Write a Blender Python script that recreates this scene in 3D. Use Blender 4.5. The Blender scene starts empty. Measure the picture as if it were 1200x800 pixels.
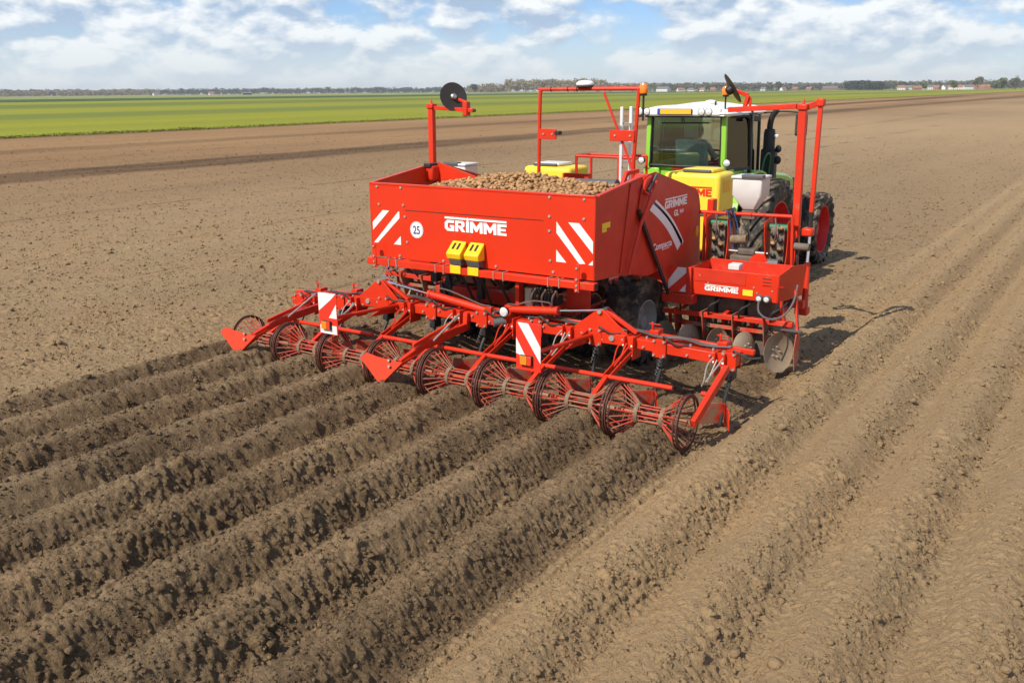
import bpy, bmesh, math, random
import numpy as np
from mathutils import Vector, Matrix, Euler

R = math.radians
scene = bpy.context.scene
C = scene.collection

# ------------------------------------------------------------------ camera
YAW, PITCH, ROLL = 0.588512, 0.263286, -0.008124
CAM = Vector((6.1511, -7.6609, 3.2473))
fw = Vector((-math.sin(YAW)*math.cos(PITCH), math.cos(YAW)*math.cos(PITCH), -math.sin(PITCH)))
rt = Vector((math.cos(YAW), math.sin(YAW), 0)); up = rt.cross(fw)
rt2 = rt*math.cos(ROLL) + up*math.sin(ROLL); up2 = -rt*math.sin(ROLL) + up*math.cos(ROLL)
cam_data = bpy.data.cameras.new('camera')
cam = bpy.data.objects.new('camera', cam_data); C.objects.link(cam)
m = Matrix((rt2, up2, -fw)).transposed().to_4x4(); m.translation = CAM
cam.matrix_world = m
cam_data.sensor_width = 36.0; cam_data.lens = 36.0*1088.99/1200.0
cam_data.clip_start = 0.1; cam_data.clip_end = 60000
scene.camera = cam

# ------------------------------------------------------------------ light
SUN_EL = R(44.5); SHADOW = Vector((0.23, 0.975, 0)).normalized()      # horizontal direction in which shadows fall
sun_dir = Vector((-SHADOW.x*math.cos(SUN_EL), -SHADOW.y*math.cos(SUN_EL), math.sin(SUN_EL)))   # towards the sun
sd = bpy.data.lights.new('sun', 'SUN'); sd.energy = 5.0; sd.angle = R(0.53); sd.color = (1.0, 0.93, 0.82)
sun = bpy.data.objects.new('sun', sd); C.objects.link(sun)
sun.rotation_euler = sun_dir.to_track_quat('Z', 'Y').to_euler(); sun.location = (0, 0, 30)

world = bpy.data.worlds.new('World'); scene.world = world; world.use_nodes = True
wt = world.node_tree; wn = wt.nodes; wl = wt.links; wn.clear()
def N(nodes, t, **kw):
    n = nodes.new(t)
    for k, v in kw.items():
        if k.startswith('i_'): n.inputs[k[2:].replace('_', ' ')].default_value = v
        else: setattr(n, k, v)
    return n
sky = N(wn, 'ShaderNodeTexSky', sky_type='NISHITA', sun_disc=False, sun_elevation=SUN_EL,
        sun_rotation=math.atan2(sun_dir.x, sun_dir.y), altitude=0.0, air_density=1.0, dust_density=0.3, ozone_density=2.0)
skys = N(wn, 'ShaderNodeMix', data_type='RGBA', blend_type='MULTIPLY'); skys.inputs['Factor'].default_value = 1
wl.new(sky.outputs[0], skys.inputs[6]); skys.inputs[7].default_value = (0.058, 0.082, 0.125, 1)
tc = N(wn, 'ShaderNodeTexCoord')
# clouds live on the view direction, flattened so that they stack up towards the horizon
vm = N(wn, 'ShaderNodeVectorMath', operation='MULTIPLY'); wl.new(tc.outputs['Generated'], vm.inputs[0]); vm.inputs[1].default_value = (1.0, 1.0, 2.1)
sepw = N(wn, 'ShaderNodeSeparateXYZ'); wl.new(tc.outputs['Generated'], sepw.inputs[0])
def M2(op, a, b, clamp=False):
    n = N(wn, 'ShaderNodeMath', operation=op, use_clamp=clamp)
    for i, v in enumerate((a, b)):
        if isinstance(v, (int, float)): n.inputs[i].default_value = v
        else: wl.new(v, n.inputs[i])
    return n.outputs[0]
def cloud_noise(off):                                   # broad banks of cloud, broken into rounded puffs
    a = N(wn, 'ShaderNodeVectorMath', operation='ADD'); wl.new(vm.outputs[0], a.inputs[0]); a.inputs[1].default_value = off
    n = N(wn, 'ShaderNodeTexNoise', noise_dimensions='3D'); n.inputs['Scale'].default_value = 7.0; n.inputs['Detail'].default_value = 8.0
    n.inputs['Roughness'].default_value = 0.58; n.inputs['Distortion'].default_value = 0.1
    wl.new(a.outputs[0], n.inputs['Vector'])
    wv = N(wn, 'ShaderNodeTexNoise', noise_dimensions='3D'); wv.inputs['Scale'].default_value = 30.0; wv.inputs['Detail'].default_value = 3.0; wl.new(a.outputs[0], wv.inputs['Vector'])
    wm = N(wn, 'ShaderNodeVectorMath', operation='MULTIPLY_ADD'); wl.new(wv.outputs['Color'], wm.inputs[0]); wm.inputs[1].default_value = (.05, .05, .05); wl.new(a.outputs[0], wm.inputs[2])
    vo = N(wn, 'ShaderNodeTexVoronoi', feature='F1'); vo.inputs['Scale'].default_value = 17.0; wl.new(wm.outputs[0], vo.inputs['Vector'])
    return M2('ADD', M2('MULTIPLY', n.outputs['Fac'], 1.0), M2('MULTIPLY', M2('SUBTRACT', .45, vo.outputs['Distance']), .26))
OFF = (7.3, 2.2, 1.1)
n0 = cloud_noise(OFF); n1 = cloud_noise((OFF[0]-0.004, OFF[1]-0.003, OFF[2]+0.022))
thin = N(wn, 'ShaderNodeMapRange', interpolation_type='SMOOTHSTEP'); wl.new(sepw.outputs[2], thin.inputs[0])   # overhead one looks up through the gaps
thin.inputs[1].default_value = 0.10; thin.inputs[2].default_value = 0.55; thin.inputs[3].default_value = 0.0; thin.inputs[4].default_value = 0.20
cov = N(wn, 'ShaderNodeMapRange', interpolation_type='SMOOTHSTEP'); wl.new(M2('SUBTRACT', n0, thin.outputs[0]), cov.inputs[0]); cov.inputs[1].default_value = 0.28; cov.inputs[2].default_value = 0.44
shade = M2('ADD', M2('MULTIPLY', M2('SUBTRACT', n0, n1), 7.0), 0.48, True)
ccol = N(wn, 'ShaderNodeMix', data_type='RGBA'); wl.new(shade, ccol.inputs['Factor'])
ccol.inputs[6].default_value = (0.33, 0.46, 0.65, 1); ccol.inputs[7].default_value = (0.88, 0.91, 0.93, 1)
# a veil of thin cloud that thickens towards the horizon
veil = N(wn, 'ShaderNodeMapRange', interpolation_type='SMOOTHSTEP'); wl.new(sepw.outputs[2], veil.inputs[0])
veil.inputs[1].default_value = 0.085; veil.inputs[2].default_value = 0.0; veil.inputs[3].default_value = 0.12; veil.inputs[4].default_value = 0.80
mixc = N(wn, 'ShaderNodeMix', data_type='RGBA'); wl.new(cov.outputs[0], mixc.inputs['Factor']); wl.new(skys.outputs[2], mixc.inputs[6]); wl.new(ccol.outputs[2], mixc.inputs[7])
mixv = N(wn, 'ShaderNodeMix', data_type='RGBA'); wl.new(veil.outputs[0], mixv.inputs['Factor']); wl.new(mixc.outputs[2], mixv.inputs[6]); mixv.inputs[7].default_value = (0.66, 0.73, 0.75, 1)
bg = N(wn, 'ShaderNodeBackground'); wl.new(mixv.outputs[2], bg.inputs[0]); bg.inputs[1].default_value = 1.0
wo = N(wn, 'ShaderNodeOutputWorld'); wl.new(bg.outputs[0], wo.inputs[0])

vs = scene.view_settings
vs.view_transform = 'Standard'; vs.look = 'None'; vs.exposure = 0.20; vs.gamma = 1.0; vs.use_curve_mapping = False

# ------------------------------------------------------------------ materials
def mat(name, col, rough=0.6, metal=0.0, var=0.0, scale=8.0, dirt=None, dirt_amt=0.0, bump=0.0, bscale=40.0, coat=0.0, emis=None, detail=6.0):
    m = bpy.data.materials.new(name); m.use_nodes = True
    nt = m.node_tree; n = nt.nodes; l = nt.links; b = n['Principled BSDF']
    b.inputs['Roughness'].default_value = rough; b.inputs['Metallic'].default_value = metal
    b.inputs['Coat Weight'].default_value = coat; b.inputs['Specular IOR Level'].default_value = .35; b.inputs['Coat Roughness'].default_value = 0.15
    tcn = n.new('ShaderNodeTexCoord'); src = None
    if var > 0:
        no = N(n, 'ShaderNodeTexNoise'); no.inputs['Scale'].default_value = scale; no.inputs['Detail'].default_value = detail; l.new(tcn.outputs['Object'], no.inputs['Vector'])
        mr = N(n, 'ShaderNodeMapRange'); l.new(no.outputs[0], mr.inputs[0]); mr.inputs[1].default_value = .25; mr.inputs[2].default_value = .75; mr.inputs[3].default_value = 1-var; mr.inputs[4].default_value = 1+var
        mx = N(n, 'ShaderNodeMix', data_type='RGBA', blend_type='MULTIPLY'); mx.inputs['Factor'].default_value = 1; mx.inputs[6].default_value = (*col, 1)
        l.new(mr.outputs[0], mx.inputs[7]); src = mx.outputs[2]
    if dirt:
        no = N(n, 'ShaderNodeTexNoise'); no.inputs['Scale'].default_value = 5.0; no.inputs['Detail'].default_value = 10; no.inputs['Roughness'].default_value = .7; l.new(tcn.outputs['Object'], no.inputs['Vector'])
        mr = N(n, 'ShaderNodeMapRange', interpolation_type='SMOOTHSTEP'); l.new(no.outputs[0], mr.inputs[0]); mr.inputs[1].default_value = .66-.4*dirt_amt; mr.inputs[2].default_value = .86-.4*dirt_amt; mr.inputs[4].default_value = min(1, .35+dirt_amt)
        mx = N(n, 'ShaderNodeMix', data_type='RGBA'); l.new(mr.outputs[0], mx.inputs['Factor'])
        if src: l.new(src, mx.inputs[6])
        else: mx.inputs[6].default_value = (*col, 1)
        mx.inputs[7].default_value = (*dirt, 1); src = mx.outputs[2]
        mrr = N(n, 'ShaderNodeMapRange'); l.new(mr.outputs[0], mrr.inputs[0]); mrr.inputs[3].default_value = rough; mrr.inputs[4].default_value = .9; l.new(mrr.outputs[0], b.inputs['Roughness'])
    if src: l.new(src, b.inputs['Base Color'])
    else: b.inputs['Base Color'].default_value = (*col, 1)
    if bump > 0:
        no = N(n, 'ShaderNodeTexNoise'); no.inputs['Scale'].default_value = bscale; no.inputs['Detail'].default_value = 6; l.new(tcn.outputs['Object'], no.inputs['Vector'])
        bp = N(n, 'ShaderNodeBump'); bp.inputs['Strength'].default_value = bump; bp.inputs['Distance'].default_value = .02; l.new(no.outputs[0], bp.inputs['Height']); l.new(bp.outputs[0], b.inputs['Normal'])
    if emis: b.inputs['Emission Color'].default_value = (*emis[:3], 1); b.inputs['Emission Strength'].default_value = emis[3]
    return m
SOILD = (0.25, 0.175, 0.105)
RED = mat('red_paint', (0.59, 0.029, 0.006), .42, var=.14, scale=3.0, dirt=SOILD, dirt_amt=.20, coat=.06)
REDC = mat('clean_red_paint', (0.59, 0.029, 0.006), .34, var=.06, scale=1.5, dirt=(.38, .12, .06), dirt_amt=.14, coat=.08)
SHARE = mat('matt_red_share', (0.52, 0.032, 0.004), .75, var=.08, dirt=(.36, .12, .05), dirt_amt=.06)
REDD = mat('dusty_red_paint', (0.54, 0.030, 0.010), .5, var=.14, scale=5, dirt=SOILD, dirt_amt=.26, coat=.1)
REDM = mat('muddy_red_paint', (0.50, 0.036, 0.014), .6, var=.2, scale=9, dirt=SOILD, dirt_amt=.62)
RUST = mat('rusty_steel', (0.090, 0.033, 0.022), .65, metal=.3, var=.35, scale=14, dirt=SOILD, dirt_amt=.25)
MUD = mat('dried_mud', (0.20, 0.145, 0.09), .95, var=.3, scale=18, bump=.6, bscale=60)
STEEL = mat('bare_steel', (0.46, 0.44, 0.41), .35, metal=.9, var=.15, scale=10)
DISC = mat('soil_dusted_disc', (0.30, 0.235, 0.16), .55, metal=.15, var=.2, scale=6, dirt=(.33, .24, .15), dirt_amt=.42)
ZINC = mat('zinc_plating', (0.45, 0.42, 0.36), .45, metal=.5, var=.1)
CHROME = mat('chrome_rod', (0.75, 0.74, 0.72), .15, metal=1.0)
BLACK = mat('black_steel', (0.022, 0.021, 0.020), .5, var=.2, dirt=SOILD, dirt_amt=.12)
RUBBER = mat('tyre_rubber', (0.030, 0.028, 0.026), .8, var=.25, scale=12, dirt=(.27, .205, .135), dirt_amt=.52)
RUBBERM = mat('muddy_tyre_rubber', (0.036, 0.032, 0.028), .85, var=.25, scale=12, dirt=(.26, .19, .12), dirt_amt=.50, bump=.4)
HOSE = mat('hydraulic_hose', (0.035, 0.033, 0.032), .5)
PLAST = mat('black_plastic', (0.018, 0.018, 0.019), .45, dirt=SOILD, dirt_amt=.05)
WHITE = mat('white_film', (0.80, 0.79, 0.76), .45, var=.05, scale=6)
REFL = mat('retroreflective_white', (0.72, 0.71, 0.67), .4, var=.10, scale=9, dirt=(.45, .36, .26), dirt_amt=.12)
REFR = mat('retroreflective_red', (0.70, 0.035, 0.018), .35, var=.06, scale=20)
YEL = mat('yellow_tank_plastic', (0.86, 0.62, 0.05), .42, var=.05, scale=3, dirt=(.5, .38, .15), dirt_amt=.08)
YELC = mat('yellow_chock_plastic', (0.85, 0.52, 0.015), .4, var=.06, dirt=(.45, .30, .08), dirt_amt=.1)
YELS = mat('yellow_sticker', (0.85, 0.60, 0.03), .45)
ORNG = mat('orange_plate', (0.86, 0.42, 0.03), .4)
BLUE = mat('blue_film', (0.02, 0.07, 0.42), .4)
NAVY = mat('navy_film', (0.06, 0.05, 0.16), .45)
GREYP = mat('grey_bin_plastic', (0.62, 0.60, 0.56), .5, var=.05, dirt=SOILD, dirt_amt=.1)
DGREY = mat('dark_grey_plastic', (0.10, 0.10, 0.10), .5, dirt=SOILD, dirt_amt=.12)
ALU = mat('aluminium_ladder', (0.78, 0.78, 0.77), .4, metal=.35)
GREEN = mat('lime_green_paint', (0.24, 0.52, 0.045), .35, var=.05, coat=.4, dirt=SOILD, dirt_amt=.05)
DGREEN = mat('dark_green_paint', (0.03, 0.14, 0.045), .4, dirt=SOILD, dirt_amt=.1)
ROOFW = mat('white_roof_plastic', (0.80, 0.79, 0.74), .35, var=.04, scale=3, dirt=(.5, .45, .36), dirt_amt=.08)
GREYT = mat('grey_green_trim', (0.36, 0.42, 0.33), .5)
RIMR = mat('red_wheel_rim', (0.55, 0.022, 0.020), .4, var=.1, dirt=SOILD, dirt_amt=.14)
RIMG = mat('grey_wheel_rim', (0.42, 0.40, 0.37), .45, metal=.3, var=.12, dirt=SOILD, dirt_amt=.3)
LAMPW = mat('lamp_glass', (0.80, 0.80, 0.78), .12, metal=.3)
AMBER = mat('amber_lens', (0.85, 0.22, 0.015), .2, coat=.6)
REDL = mat('red_lamp_lens', (0.70, 0.05, 0.02), .2, coat=.08)
SEATM = mat('teal_seat_fabric', (0.20, 0.40, 0.38), .9, var=.15, scale=20)
DARKIN = mat('cab_interior_grey', (0.13, 0.17, 0.155), .7)
POT = mat('potato_skin', (0.40, 0.245, 0.118), .75, var=.22, scale=16, dirt=(.27, .16, .075), dirt_amt=.18, bump=.25, bscale=120)
SKIN = mat('skin', (0.55, 0.33, 0.23), .5)
HAIR = mat('dark_hair', (0.025, 0.018, 0.014), .6)
SHIRT = mat('teal_work_jacket', (0.16, 0.33, 0.32), .85, var=.1)
TROUS = mat('dark_work_trousers', (0.03, 0.04, 0.06), .85)

def glass_mat(name, tint, fac=0.05):
    m = bpy.data.materials.new(name); m.use_nodes = True; nt = m.node_tree; n = nt.nodes; l = nt.links; n.clear()
    o = n.new('ShaderNodeOutputMaterial'); tr = n.new('ShaderNodeBsdfTransparent'); tr.inputs[0].default_value = (*tint, 1)
    gl = n.new('ShaderNodeBsdfGlossy'); gl.inputs['Roughness'].default_value = .03; gl.inputs[0].default_value = (.9, 1, .97, 1)
    fr = n.new('ShaderNodeFresnel'); fr.inputs[0].default_value = 1.5
    ad = N(n, 'ShaderNodeMath', operation='ADD', use_clamp=True); l.new(fr.outputs[0], ad.inputs[0]); ad.inputs[1].default_value = fac
    mx = n.new('ShaderNodeMixShader'); l.new(ad.outputs[0], mx.inputs[0]); l.new(tr.outputs[0], mx.inputs[1]); l.new(gl.outputs[0], mx.inputs[2]); l.new(mx.outputs[0], o.inputs[0])
    return m
GLASS = glass_mat('tinted_cab_glass', (0.86, 0.95, 0.92))

# ------------------------------------------------------------------ mesh helpers
V3 = lambda p: np.array(p, float)
def unit(v): v = V3(v); return v/np.linalg.norm(v)
def frame(d):
    d = unit(d); u = np.array((0, 0, 1.)) if abs(d[2]) < .95 else np.array((0, 1., 0))
    a = unit(np.cross(u, d)); return a, np.cross(d, a)
class MB:
    def __init__(s): s.v = []; s.f = []; s.flat = set()
    def add(s, vs, fs):
        o = len(s.v); s.v += [tuple(map(float, v)) for v in vs]; s.f += [tuple(i+o for i in f) for f in fs]; return s
    def box(s, x0, x1, y0, y1, z0, z1):
        return s.add([(x0,y0,z0),(x1,y0,z0),(x1,y1,z0),(x0,y1,z0),(x0,y0,z1),(x1,y0,z1),(x1,y1,z1),(x0,y1,z1)],
                     [(0,3,2,1),(4,5,6,7),(0,1,5,4),(1,2,6,5),(2,3,7,6),(3,0,4,7)])
    def beam(s, a, b, w, h, w2=None, h2=None):      # rectangular bar: w sideways, h upwards
        a = V3(a); b = V3(b); X, Z = frame(b-a); w2 = w2 or w; h2 = h2 or h; vs = []
        for p, ww, hh in ((a, w, h), (b, w2, h2)):
            for sx, sz in ((-1,-1),(1,-1),(1,1),(-1,1)): vs.append(p+X*sx*ww/2+Z*sz*hh/2)
        return s.add(vs, [(3,2,1,0),(4,5,6,7),(0,1,5,4),(1,2,6,5),(2,3,7,6),(3,0,4,7)])
    def tube(s, a, b, r, n=10, r2=None):
        a = V3(a); b = V3(b); X, Z = frame(b-a); r2 = r if r2 is None else r2; vs = []
        for p, rr in ((a, r), (b, r2)):
            for i in range(n): t = 2*math.pi*i/n; vs.append(p+X*math.cos(t)*rr+Z*math.sin(t)*rr)
        fs = [(i, (i+1) % n, n+(i+1) % n, n+i) for i in range(n)] + [tuple(range(n))[::-1], tuple(range(n, 2*n))]
        return s.add(vs, fs)
    def path(s, pts, r, n=6, sub=4):
        P = [V3(p) for p in pts]
        if sub > 1 and len(P) > 2:
            Q = []
            for i in range(len(P)-1):
                p0 = P[max(i-1,0)]; p1 = P[i]; p2 = P[i+1]; p3 = P[min(i+2,len(P)-1)]
                for k in range(sub):
                    t = k/sub; Q.append(.5*((2*p1)+(-p0+p2)*t+(2*p0-5*p1+4*p2-p3)*t*t+(-p0+3*p1-3*p2+p3)*t**3))
            P = Q+[P[-1]]
        vs = []; X = None
        for i, p in enumerate(P):
            d = unit(P[min(i+1,len(P)-1)]-P[max(i-1,0)])
            if X is None: X, Z = frame(d)
            else: X = unit(X-d*np.dot(X, d)); Z = np.cross(d, X)
            rr = r[i] if isinstance(r, (list, tuple)) else r
            for k in range(n): t = 2*math.pi*k/n; vs.append(p+X*math.cos(t)*rr+Z*math.sin(t)*rr)
        m = len(P); fs = [(i*n+k, i*n+(k+1) % n, (i+1)*n+(k+1) % n, (i+1)*n+k) for i in range(m-1) for k in range(n)]
        return s.add(vs, fs+[tuple(range(n))[::-1], tuple(range((m-1)*n, m*n))])
    def prism(s, pts, vec):
        P = [V3(p) for p in pts]; n = len(P); vec = V3(vec)
        nrm = np.zeros(3)
        for i in range(n): nrm += np.cross(P[i], P[(i+1) % n])
        if np.dot(nrm, vec) > 0: P = P[::-1]
        vs = P+[p+vec for p in P]
        return s.add(vs, [tuple(range(n)), tuple(range(n, 2*n))[::-1]]+[(i, n+i, n+(i+1) % n, (i+1) % n) for i in range(n)])
    def plate(s, yz, x, t): return s.prism([(x, y, z) for y, z in yz], (t, 0, 0))         # plate normal to x
    def lathe(s, c, ax, prof, n=24, closed=False):                                         # prof: (radius, offset along axis)
        c = V3(c); ax = unit(ax); X, Z = frame(ax); vs = []; m = len(prof)
        for i in range(n):
            t = 2*math.pi*i/n; d = X*math.cos(t)+Z*math.sin(t)
            for r, o in prof: vs.append(c+ax*o+d*r)
        fs = []
        for i in range(n):
            j = (i+1) % n
            for k in range(m if closed else m-1): k2 = (k+1) % m; fs.append((i*m+k, j*m+k, j*m+k2, i*m+k2))
        return s.add(vs, fs)
    def torus(s, c, ax, Rr, r, n=32, k=6): return s.lathe(c, ax, [(Rr+r*math.cos(2*math.pi*i/k), r*math.sin(2*math.pi*i/k)) for i in range(k)], n, True)
    def ball(s, c, r, seg=10, rings=6):
        rx, ry, rz = (r, r, r) if isinstance(r, (int, float)) else r
        vs = [(c[0], c[1], c[2]-rz)]
        for i in range(1, rings):
            a = math.pi*i/rings-math.pi/2
            for k in range(seg): t = 2*math.pi*k/seg; vs.append((c[0]+rx*math.cos(a)*math.cos(t), c[1]+ry*math.cos(a)*math.sin(t), c[2]+rz*math.sin(a)))
        vs.append((c[0], c[1], c[2]+rz)); fs = [(0, 1+(k+1) % seg, 1+k) for k in range(seg)]
        for i in range(rings-2):
            for k in range(seg): a = 1+i*seg; fs.append((a+k, a+(k+1) % seg, a+seg+(k+1) % seg, a+seg+k))
        a = 1+(rings-2)*seg; fs += [(a+k, a+(k+1) % seg, len(vs)-1) for k in range(seg)]
        return s.add(vs, fs)
    def bolts(s, pts, ax, r=.014, h=.012):
        for p in pts: s.tube(p, V3(p)+unit(ax)*h, r, 6)
        return s
    def mesh(s, name, m, smooth=35):
        me = bpy.data.meshes.new(name); me.from_pydata(s.v, [], s.f); me.materials.append(m)
        if smooth:
            me.polygons.foreach_set('use_smooth', [True]*len(me.polygons)); me.set_sharp_from_angle(angle=R(smooth))
        me.update(); return me
def link(name, me, parent=None, loc=None):
    o = bpy.data.objects.new(name, me); C.objects.link(o)
    if loc is not None: o.location = loc
    if parent is not None:
        o.parent = parent
        if parent.type == 'EMPTY': o.matrix_parent_inverse = Matrix.Translation(-parent.location)
    return o
def build(mb, name, m, parent=None, bevel=0, smooth=35, loc=None, label=None):
    o = link(name, mb.mesh(name, m, smooth), parent, loc)
    if bevel:
        b = o.modifiers.new('bevel', 'BEVEL'); b.width = bevel; b.segments = 2; b.limit_method = 'ANGLE'; b.angle_limit = R(40)
    if label: o['label'] = label
    if name in ('bolt', 'rivet', 'disc_bolt', 'hole_plug', 'vent_slot', 'frame_clamp', 'adjuster_rod', 'eye'): o['kind'] = 'stuff'      # too small to pick apart one by one
    return o
def thing(name, loc, label, cat, group=None):
    o = bpy.data.objects.new(name, None); C.objects.link(o); o.location = loc; o.empty_display_size = .3
    o['label'] = label; o['category'] = cat
    if group: o['group'] = group
    return o
def tag(o, label, cat, group=None):
    o['label'] = label; o['category'] = cat
    if group: o['group'] = group
    return o
def structure(o): o['kind'] = 'structure'; return o
def dup(o, parent, name=None):                           # a part and its sub-parts, sharing mesh data
    c = o.copy(); C.objects.link(c); c.parent = parent
    if parent.type == 'EMPTY': c.matrix_parent_inverse = Matrix.Translation(-parent.location)
    for ch in list(o.children):
        d = ch.copy(); C.objects.link(d); d.parent = c
    return c
def text(name, s, size, m, parent, origin, facing, bold=.0, sx=1.0, shear=0.0, extr=.0012, align='LEFT'):
    cu = bpy.data.curves.new(name, 'FONT'); cu.body = s; cu.size = size; cu.offset = bold; cu.extrude = extr; cu.shear = shear; cu.align_x = align
    o = bpy.data.objects.new(name, cu); C.objects.link(o)
    me = bpy.data.meshes.new_from_object(o); bpy.data.objects.remove(o); bpy.data.curves.remove(cu)
    if facing == '-y': mw = Matrix(((sx,0,0,origin[0]),(0,0,-1,origin[1]),(0,1,0,origin[2]),(0,0,0,1)))
    else: mw = Matrix(((0,0,1,origin[0]),(sx,0,0,origin[1]),(0,1,0,origin[2]),(0,0,0,1)))
    me.transform(mw); me.materials.clear(); me.materials.append(m)
    return link(name, me, parent)

# ------------------------------------------------------------------ noise (numpy)
def h32(ix, iy, seed):
    h = (ix.astype(np.int64)*374761393 + iy.astype(np.int64)*668265263 + seed*1442695041) & 0xFFFFFFFF
    h = ((h ^ (h >> 13))*1274126177) & 0xFFFFFFFF
    return (h ^ (h >> 16)) & 0xFFFFFFFF
def rnd(ix, iy, seed): return h32(ix, iy, seed).astype(np.float64)/4294967295.0
def vnoise(x, y, seed):                                  # gradient noise, about -0.7..0.7
    ix = np.floor(x); iy = np.floor(y); fx = x-ix; fy = y-iy; ix = ix.astype(np.int64); iy = iy.astype(np.int64)
    u = fx*fx*fx*(fx*(fx*6-15)+10); v = fy*fy*fy*(fy*(fy*6-15)+10)
    def g(dx, dy):
        a = rnd(ix+dx, iy+dy, seed)*6.2831853; return np.cos(a)*(fx-dx)+np.sin(a)*(fy-dy)
    return (g(0,0)*(1-u)+g(1,0)*u)*(1-v)+(g(0,1)*(1-u)+g(1,1)*u)*v
def clods(x, y, cell, seed, prob):                       # rounded lumps scattered on a jittered grid, 0..1
    X = x/cell; Y = y/cell; ix = np.floor(X).astype(np.int64); iy = np.floor(Y).astype(np.int64); out = np.zeros_like(x)
    for dx in (-1, 0, 1):
        for dy in (-1, 0, 1):
            jx = ix+dx; jy = iy+dy
            on = rnd(jx, jy, seed) < prob
            rr = .28+.42*rnd(jx, jy, seed+1)
            d2 = ((X-jx-rnd(jx, jy, seed+2))**2*(.7+.9*rnd(jx, jy, seed+4))+(Y-jy-rnd(jx, jy, seed+3))**2)/(rr*rr)
            out = np.maximum(out, np.where(on & (d2 < 1), np.sqrt(np.maximum(0, 1-d2))*rr*1.6, 0))
    return out
def sst(a, b, x): t = np.clip((x-a)/(b-a), 0, 1); return t*t*(3-2*t)

# ------------------------------------------------------------------ ground
def profile(x, y, cell):
    """the ridges and furrows alone: height, shares of stirred soil and of the earlier pass, ridge phases"""
    fd = np.clip(1.6-2.2*cell/.8, 0, 1)
    wob = vnoise(x*.15, y*.9, 5)*.022*fd
    inm = sst(-3.46, -3.28, x+wob)*(1-sst(3.02, 3.12, x+wob))
    form = 1-sst(-.15, .45, y)
    stirred = inm*(1-sst(2.7, 3.5, y+vnoise(x*2, y*2, 9)*.4))
    u = np.mod((x+wob*.6+3.0)/.75, 1.0); p = 1-np.abs(2*u-1)
    fresh = -.05+.255*sst(.04, .86, p)*(1+.10*vnoise(x*1.1, y*.7, 21))
    rough = -.03+.09*sst(.1, .8, p)
    pv = sst(2.50, 2.78, x+wob)*(1-stirred*(1-sst(3.02, 3.14, x+wob))); pv = np.where(y > 3.4, sst(2.50, 2.78, x+wob), pv)
    u2 = np.mod((x+wob-3.12)/.75, 1.0); p2 = 1-np.abs(2*u2-1)
    prev = -.035+.185*sst(.0, .90, p2)*(1+.08*vnoise(x*.9, y*.6, 23))
    prev = np.where((x < 3.12), -.02+.06*sst(2.5, 2.8, x)-.05*sst(2.85, 3.1, x), prev)
    z = prev*pv*(1-stirred)+stirred*(fresh*form+rough*(1-form))
    return z, stirred, pv, p, p2, u2, wob
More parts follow.
